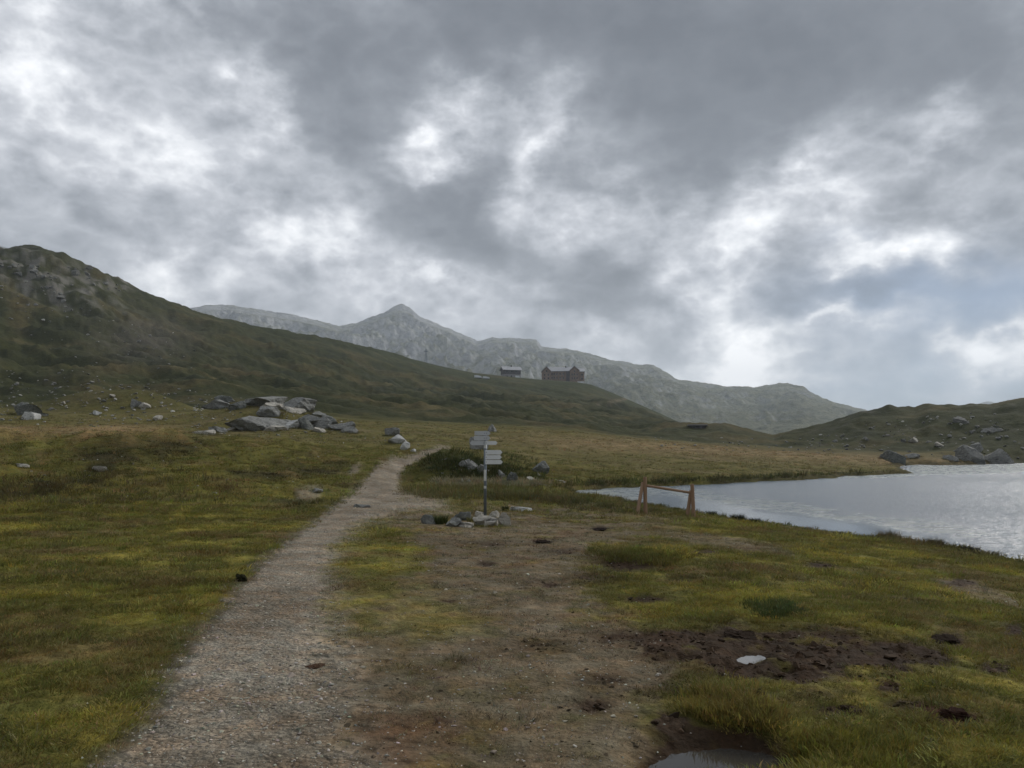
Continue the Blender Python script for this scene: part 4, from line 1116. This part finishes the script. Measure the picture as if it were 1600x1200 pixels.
def bm_obj(name, bm, mat, parent=None, smooth=False, bevel=0, **kw):
    bmesh.ops.recalc_face_normals(bm, faces=bm.faces)
    if bevel: bmesh.ops.bevel(bm, geom=bm.edges[:], offset=bevel, segments=2, affect='EDGES', profile=.5)
    me = bpy.data.meshes.new(name); bm.to_mesh(me); bm.free()
    if smooth: me.polygons.foreach_set('use_smooth', np.ones(len(me.polygons), bool))
    return link_mesh(name, me, mat, parent=parent, **kw)


def empty(name, loc, rz=0):
    o = bpy.data.objects.new(name, None); COL.objects.link(o); o.location = loc; o.rotation_euler = (0, 0, rz); return o


M_POLE = simple_mat('galvanised_pole', (.17, .20, .23), .5, .2, 12, .1, .5, .4)
M_PLATE = simple_mat('aluminium_plate', (.66, .68, .70), .5, .10, 3, 0, .4)
M_PLATE2 = simple_mat('weathered_plate', (.46, .48, .50), .55, .12, 3, 0, .4)
M_STICK = simple_mat('sticker_paper', (.62, .62, .60), .7, .35, 40, 0, .2)
base_p = hit(758, 806); rs = math.hypot(base_p.x, base_p.y); S = rs / F_PX
sp = empty('signpost', base_p, -math.atan2(base_p.x, base_p.y))
finish(sp, label='grey metal hiking signpost with arrow plates standing in a stone cairn', cat='signpost')
ztop = (806 - 676) * S
bm = bmesh.new(); cyl_bm(bm, (0, 0, -.15), (0, 0, ztop), .042, .042, 20); bm_obj('pole', bm, M_POLE, sp, True)
bm = bmesh.new(); cyl_bm(bm, (0, 0, ztop - .002), (0, 0, ztop + .02), .046, .03, 20); bm_obj('pole_cap', bm, M_POLE, sp, True)


def plate(x0, x1, y0, y1, yaw, point, mat, yoff):
    """arrow plate between photograph x0..x1, y0..y1; point = +1 tip at the x1 end, -1 tip at the x0 end"""
    a, c = (x0 - 758) * S, (x1 - 758) * S; zt, zb = (806 - y0) * S, (806 - y1) * S
    h = zt - zb - .012; zm = (zt + zb) / 2; tip = h * .42
    if point > 0: pts = [(a, zm - h / 2), (c - tip, zm - h / 2), (c, zm), (c - tip, zm + h / 2), (a, zm + h / 2)]
    elif point < 0: pts = [(a, zm), (a + tip, zm - h / 2), (c, zm - h / 2), (c, zm + h / 2), (a + tip, zm + h / 2)]
    bm = bmesh.new(); th = .012
    f = [bm.verts.new((x, -th, z)) for x, z in pts]; g = [bm.verts.new((x, 0, z)) for x, z in pts]
    bm.faces.new(f); bm.faces.new(g[::-1])
    for i in range(len(pts)): bm.faces.new((f[i], g[i], g[(i + 1) % len(pts)], f[(i + 1) % len(pts)]))
    o = bm_obj('sign_plate', bm, mat, sp); o.rotation_euler = (0, 0, math.radians(yaw)); o.location = (0, yoff, 0)
    for xx in ((-.03, .03) if a < 0 < c else ((a + .03,) if a > -.05 else (c - .03,))):
        bb = bmesh.new(); cyl_bm(bb, (xx, -th - .008, zm), (xx, -th + .002, zm), .012, .012, 8); bm_obj('bolt', bb, M_POLE, o)
    return o
plate(741, 766, 675, 682.2, 10, 1, M_PLATE2, -.048)
plate(740, 766, 682.6, 690, 10, 1, M_PLATE2, -.048)
plate(758, 777, 690.4, 697, -6, 1, M_PLATE, -.05)
plate(734, 757, 690.4, 697.4, 8, -1, M_PLATE2, -.05)
plate(758, 784.5, 704.4, 712, -4, 1, M_PLATE, -.05)
plate(758, 783.5, 712.2, 719.4, -4, 1, M_PLATE, -.05)
plate(758, 785, 719.6, 726.8, -4, 1, M_PLATE, -.05)
for y0, y1 in ((702, 703.6), (727, 728.4), (688.6, 690)):
    bm = bmesh.new(); cyl_bm(bm, (0, 0, (806 - y1) * S), (0, 0, (806 - y0) * S), .049, .049, 20); bm_obj('clamp', bm, M_POLE, sp, True)
for y0, y1, sc in ((735, 752, 1), (760, 764, 1), (696.8, 702, 1)):
    bm = bmesh.new(); q = [math.radians(a) for a in range(-150, -49, 20)]
    lo = [bm.verts.new((.0445 * math.cos(a), .0445 * math.sin(a), (806 - y1) * S)) for a in q]; hi = [bm.verts.new((.0445 * math.cos(a), .0445 * math.sin(a), (806 - y0) * S)) for a in q]
    for i in range(len(q) - 1): bm.faces.new((lo[i], lo[i + 1], hi[i + 1], hi[i]))
    bm_obj('sticker', bm, M_STICK, sp)

# ------------------------------------------------------------------ wooden frame by the lake
wmat, t, b = new_mat('larch_log')
co = t.new('ShaderNodeTexCoord').outputs['Object']
gn = t.noise(t.vmath('MULTIPLY', co, (14, 14, 1.6)), 2.2, 6, .65, .5)
t.l.new(t.mix(gn, (.16, .085, .048), (.36, .235, .14)), b.inputs['Base Color']); b.inputs['Roughness'].default_value = .7
bp = t.new('ShaderNodeBump'); bp.inputs['Strength'].default_value = .4; bp.inputs['Distance'].default_value = .01
t.l.new(gn, bp.inputs['Height']); t.l.new(bp.outputs[0], b.inputs['Normal'])
A = hit(1008.5, 803); Bp = hit(1084, 808)
fr = empty('log_frame', (A + Bp) / 2)
finish(fr, label='low wooden log frame with two A-shaped trestles and a cross rail by the lake', cat='log frame')
O = fr.location.copy()


def log(name, p0, p1, r0, r1, seed):
    p0, p1 = Vector(p0) - O, Vector(p1) - O; L_ = (p1 - p0).length; n = 9; bm = bmesh.new(); rngl = random.Random(seed)
    rings = []; seg = 14
    for k in range(n):
        f = k / (n - 1); rr_ = (r0 + (r1 - r0) * f) * rngl.uniform(.97, 1.03)
        rings.append([bm.verts.new((rr_ * math.cos(i * 6.2832 / seg), rr_ * math.sin(i * 6.2832 / seg), f * L_)) for i in range(seg)])
    for k in range(n - 1):
        for i in range(seg): bm.faces.new((rings[k][i], rings[k][(i + 1) % seg], rings[k + 1][(i + 1) % seg], rings[k + 1][i]))
    bm.faces.new(rings[0][::-1]); bm.faces.new(rings[-1])
    o = bm_obj(name, bm, wmat, fr)
    o.location = p0; o.rotation_euler = (p1 - p0).to_track_quat('Z', 'Y').to_euler()
    return o
def up(px, py, P, dr=0): return at_r(px, py, math.hypot(P.x, P.y) + dr)
rA, rB = math.hypot(A.x, A.y), math.hypot(Bp.x, Bp.y)
log('post', A - Vector((0, 0, .2)), up(1007.8, 745, A), .072, .068, 1)
q0 = hit(994.5, 803)
log('brace', q0 + Vector((0, 0, -.15)), up(1004.5, 754, A, .10), .066, .06, 2)
log('post', Bp - Vector((0, 0, .2)), up(1081.5, 756.5, Bp), .072, .066, 3)
q1 = hit(1072.5, 806)
log('brace', q1 + Vector((0, 0, -.15)), up(1080, 766, Bp, .10), .066, .06, 4)
log('rail', up(1008, 758.5, A, .05), up(1080.5, 770, Bp, .06), .046, .042, 5)

# ------------------------------------------------------------------ buildings on the ridge
M_WALL = simple_mat('brown_stone_wall', (.21, .155, .125), .9, .35, .6, .2, .1)
M_WALLD = simple_mat('dark_shingle_wall', (.095, .09, .095), .9, .3, .8, .2, .1)
M_GREYW = simple_mat('grey_render_wall', (.24, .23, .23), .9, .2, .6, .1, .1)
M_ROOF = simple_mat('grey_metal_roof', (.36, .36, .37), .55, .15, .5, .1, .4)
M_WHITEW = simple_mat('white_paint', (.62, .64, .66), .7, .08, .5, 0, .3)
M_GLASS = simple_mat('dark_window', (.012, .013, .016), .2, .1, 1, 0, .5)
M_TRIM = simple_mat('dark_timber_trim', (.045, .040, .038), .8, .2, 2, 0, .2)


def prism(parent, name, pts, y0, y1, mat):
    """extrude an (x, z) outline from y0 to y1"""
    bm = bmesh.new(); a = [bm.verts.new((x, y0, z)) for x, z in pts]; c = [bm.verts.new((x, y1, z)) for x, z in pts]
    bm.faces.new(a); bm.faces.new(c[::-1])
    for i in range(len(pts)): bm.faces.new((a[i], c[i], c[(i + 1) % len(pts)], a[(i + 1) % len(pts)]))
    return bm_obj(name, bm, mat, parent)
def bbox(parent, name, x0, x1, y0, y1, z0, z1, mat):
    bm = bmesh.new(); box_bm(bm, x0, x1, y0, y1, z0, z1); return bm_obj(name, bm, mat, parent)
def roof_x(parent, x0, x1, y0, y1, ze, zr, mat, th=.35, over=.6):
    """saddle roof with its ridge along x"""
    ym = (y0 + y1) / 2; sl = (zr - ze) / (ym - y0); bm = bmesh.new()
    for ya, yb, za, zb in ((y0 - over, ym, ze - over * sl, zr), (ym, y1 + over, zr, ze - over * sl)):
        v = [bm.verts.new(q) for q in ((x0 - over, ya, za), (x1 + over, ya, za), (x1 + over, yb, zb), (x0 - over, yb, zb), (x0 - over, ya, za + th), (x1 + over, ya, za + th), (x1 + over, yb, zb + th), (x0 - over, yb, zb + th))]
        for f in ((0, 1, 2, 3), (4, 5, 6, 7), (0, 1, 5, 4), (1, 2, 6, 5), (2, 3, 7, 6), (3, 0, 4, 7)): bm.faces.new([v[i] for i in f])
    return bm_obj('roof', bm, mat, parent)
def roof_y(parent, x0, x1, y0, y1, ze, zr, mat, th=.35, over=.5, xm=None):
    """saddle roof with its ridge along y (gable to the front)"""
    xm = (x0 + x1) / 2 if xm is None else xm; bm = bmesh.new()
    for xa, xb, za, zb in ((x0 - over, xm, ze - over * (zr - ze) / (xm - x0), zr), (xm, x1 + over, zr, ze - over * (zr - ze) / (x1 - xm))):
        v = [bm.verts.new(q) for q in ((xa, y0 - over, za), (xb, y0 - over, zb), (xb, y1, zb), (xa, y1, za), (xa, y0 - over, za + th), (xb, y0 - over, zb + th), (xb, y1, zb + th), (xa, y1, za + th))]
        for f in ((0, 1, 2, 3), (4, 5, 6, 7), (0, 1, 5, 4), (1, 2, 6, 5), (2, 3, 7, 6), (3, 0, 4, 7)): bm.faces.new([v[i] for i in f])
    return bm_obj('roof', bm, mat, parent)
def window(parent, x, z, y, w_=.95, h=1.35):
    o = bbox(parent, 'window', x - w_ / 2, x + w_ / 2, y - .06, y + .1, z - h / 2, z + h / 2, M_GLASS)
    bbox(o, 'sill', x - w_ / 2 - .1, x + w_ / 2 + .1, y - .14, y + .05, z - h / 2 - .14, z - h / 2 - .005, M_GREYW)


RH = 596.0
def local_root(name, px, py, r):
    p = at_r(px, py, r); o = empty(name, p, -math.atan2(p.x, p.y)); k = r / F_PX * math.hypot(1, (px - 800) / F_PX) ** 0
    return o, k
ho, k = local_root('mountain_hotel', 880, 598, RH)
finish(ho, label='large brown mountain hotel with gabled wings on the ridge', cat='hotel')
X = lambda px: (px - 880) * k
H = lambda py: (598 - py) * k
bbox(ho, 'wall', X(859), X(893), 0, 11, -4, H(579.5), M_WALL)
roof_x(ho, X(856), X(896), 0, 11, H(579.5), H(573), M_ROOF)
prism(ho, 'wing_wall', [(X(846.5), -4), (X(861), -4), (X(861), H(579)), (X(854), H(573)), (X(846.5), H(582))], -2.5, 9, M_WALL)
roof_y(ho, X(846.5), X(861), -2.5, 6, H(580.2), H(572.6), M_ROOF, xm=X(854))
prism(ho, 'wing_wall', [(X(890.5), -4), (X(905), -4), (X(905), H(579)), (X(897.6), H(573.4)), (X(890.5), H(579))], -3, 9, M_WALL)
roof_y(ho, X(890.5), X(905), -3, 6, H(579), H(572.8), M_ROOF, xm=X(897.6))
bbox(ho, 'annex_wall', X(905) + .01, X(913), -2.2, 10, -5, H(581), M_WALL)
roof_x(ho, X(901), X(913), -2.2, 10.5, H(581), H(575.5), M_ROOF)
bbox(ho, 'plinth', X(902), X(912.5), -3.4, -2.0, -5, H(596.8), M_WHITEW)
bbox(ho, 'chimney', X(883.4), X(884.8), 4.5, 5.6, H(576), H(570.6), M_TRIM)
bbox(ho, 'chimney', X(885.6), X(886.6), 5.0, 5.8, H(576), H(571.8), M_TRIM)
bbox(ho, 'stair_bay', X(884.8), X(890), -1.2, .5, -4, H(580.2), M_WALLD)
for row in (584.2, 590.2):
    for c_ in (862.6, 866, 870.2, 875.4, 880.2): window(ho, X(c_), H(row), 0)
for row in (580.5, 585.6, 591.4):
    for c_ in ((894, 897.6, 901.5) if row > 583 else (897.6,)): window(ho, X(c_), H(row), -3)
for row in (586, 592): window(ho, X(909.3), H(row), -2.2, 1.2, 1.5)
for c_, row in ((854, 580), (851.2, 586), (856.8, 586), (851.2, 591.5), (856.8, 591.5)): window(ho, X(c_), H(row), -2.5)

ba, k = local_root('barn', 800, 592.5, RH)
finish(ba, label='small dark timber barn with white door beside the hotel on the ridge', cat='barn')
ba.rotation_euler.z += math.radians(18)
X = lambda px: (px - 802) * k; H = lambda py: (592.5 - py) * k
bbox(ba, 'stone_wall', X(789), X(816), 0, 8, -4, H(584.5), M_GREYW)
bbox(ba, 'timber_wall', X(788.6), X(816.4), -.2, 8.2, H(584.5) + .01, H(577.5), M_WALLD)
for s_ in (X(788.6), X(816.4) - .3):
    bm = bmesh.new()
    v = [bm.verts.new((xx, yy, zz)) for xx in (s_, s_ + .3) for yy, zz in ((-.2, H(577.5) + .005), (8.2, H(577.5) + .005), (4, H(572.8)))]
    for f in ((0, 1, 2), (3, 5, 4), (0, 3, 4, 1), (1, 4, 5, 2), (2, 5, 3, 0)): bm.faces.new([v[i] for i in f])
    bm_obj('gable', bm, M_WALLD, ba)
roof_x(ba, X(788), X(817), -.2, 8.2, H(577.5), H(572.4), M_ROOF, over=.8)
bbox(ba, 'garage_door', X(807.4), X(814.6), -.12, .05, -.4, H(586.6), M_WHITEW)
bbox(ba, 'chimney', X(802.4), X(803.8), 3.4, 4.2, H(574), H(569.6), M_TRIM)
for c_, row in ((793.5, 581), (801.5, 580.6), (809, 580.6)): window(ba, X(c_), H(row), -.2)
for c_, row in ((794, 588.6), (801, 588)): window(ba, X(c_), H(row), 0)

for i, (a0, a1, yt, yb, l) in enumerate([(741, 752.5, 586, 590, 'long white tarpaulin-covered stack on the ridge beyond the barn'), (754, 765, 588, 591.2, 'low white tarpaulin-covered stack lying nearer the barn')]):
    p = hit((a0 + a1) / 2, yb + .3, 400); k = math.hypot(p.x, p.y) / F_PX; o = empty('covered_stack', p, -math.atan2(p.x, p.y)); finish(o, label=l, cat='covered stack')
    hw = (a1 - a0) * k / 2; hh_ = (yb - yt) * k
    prism(o, 'tarpaulin', [(-hw, hh_ * .1), (hw, hh_ * .0), (hw * .92, hh_ * .55), (-hw * .2, hh_), (-hw * .95, hh_ * .95)], -1.2, 1.2, M_WHITEW)
    bbox(o, 'log_stack', -hw * .9, hw * .85, -1.05, 1.05, -2.2, hh_ * .3, M_TRIM)

# mast on the hill crest
pb = at_r(665.5, 569, 602); k = 602 / F_PX
ma = empty('power_mast', pb, -math.atan2(pb.x, pb.y)); finish(ma, label='thin lattice power mast with cross arm on the hill crest', cat='mast')
for sx in (-1, 1):
    bm = bmesh.new(); cyl_bm(bm, (sx * .85, 0, -3), (sx * .4, 0, 24 * k), .26, .2, 8); bm_obj('leg', bm, M_POLE, ma)
for zf in (6, 10, 14, 18):
    bm = bmesh.new(); cyl_bm(bm, (-.62, 0, zf * k), (.5, 0, (zf + 3) * k), .07, .07, 6); bm_obj('brace', bm, M_POLE, ma)
bm = bmesh.new(); cyl_bm(bm, (-1.7, 0, 20 * k), (1.7, 0, 20 * k), .22, .22, 8); bm_obj('cross_arm', bm, M_POLE, ma)
for xx in (-1.5, 0, 1.5):
    bm = bmesh.new(); cyl_bm(bm, (xx, 0, 20 * k), (xx, 0, 20 * k + .8), .1, .06, 6); bm_obj('insulator', bm, M_TRIM, ma)

# low hut by the lake outlet
ph = hit(1090, 669.5, 150); rh = math.hypot(ph.x, ph.y); k = rh / F_PX
hu = empty('low_hut', ph, -math.atan2(ph.x, ph.y)); finish(hu, label='low dark flat-roofed hut tucked against the grassy spur', cat='hut')
bbox(hu, 'wall', -12 * k, 12 * k, 0, 4, -1.5, 4.6 * k, M_TRIM)
bbox(hu, 'roof', -15 * k, 15 * k, -.5, 4.5, 4.6 * k + .01, 6.0 * k, M_GREYW)
bbox(hu, 'window', -8 * k, -2 * k, -.05, .1, 1.5 * k, 3.8 * k, M_GLASS)
bbox(hu, 'door', 3 * k, 7 * k, -.05, .1, -.3, 4.2 * k, M_WALLD)

# ------------------------------------------------------------------ haze in the air
hm = bpy.data.materials.new('haze'); hm.use_nodes = True; hm.node_tree.nodes.clear()
t = NT(hm.node_tree); mo = t.new('ShaderNodeOutputMaterial'); pv = t.new('ShaderNodeVolumePrincipled')
pv.inputs['Color'].default_value = (.82, .91, 1.0, 1); pv.inputs['Density'].default_value = .00016; pv.inputs['Anisotropy'].default_value = .2
t.l.new(pv.outputs[0], mo.inputs['Volume'])
bm = bmesh.new(); box_bm(bm, -5800, 5800, -5800, 5800, -90, 560)
hz = bm_obj('haze', bm, hm); finish(hz, kind='stuff', label='thin pale mountain haze filling the air', cat='haze')
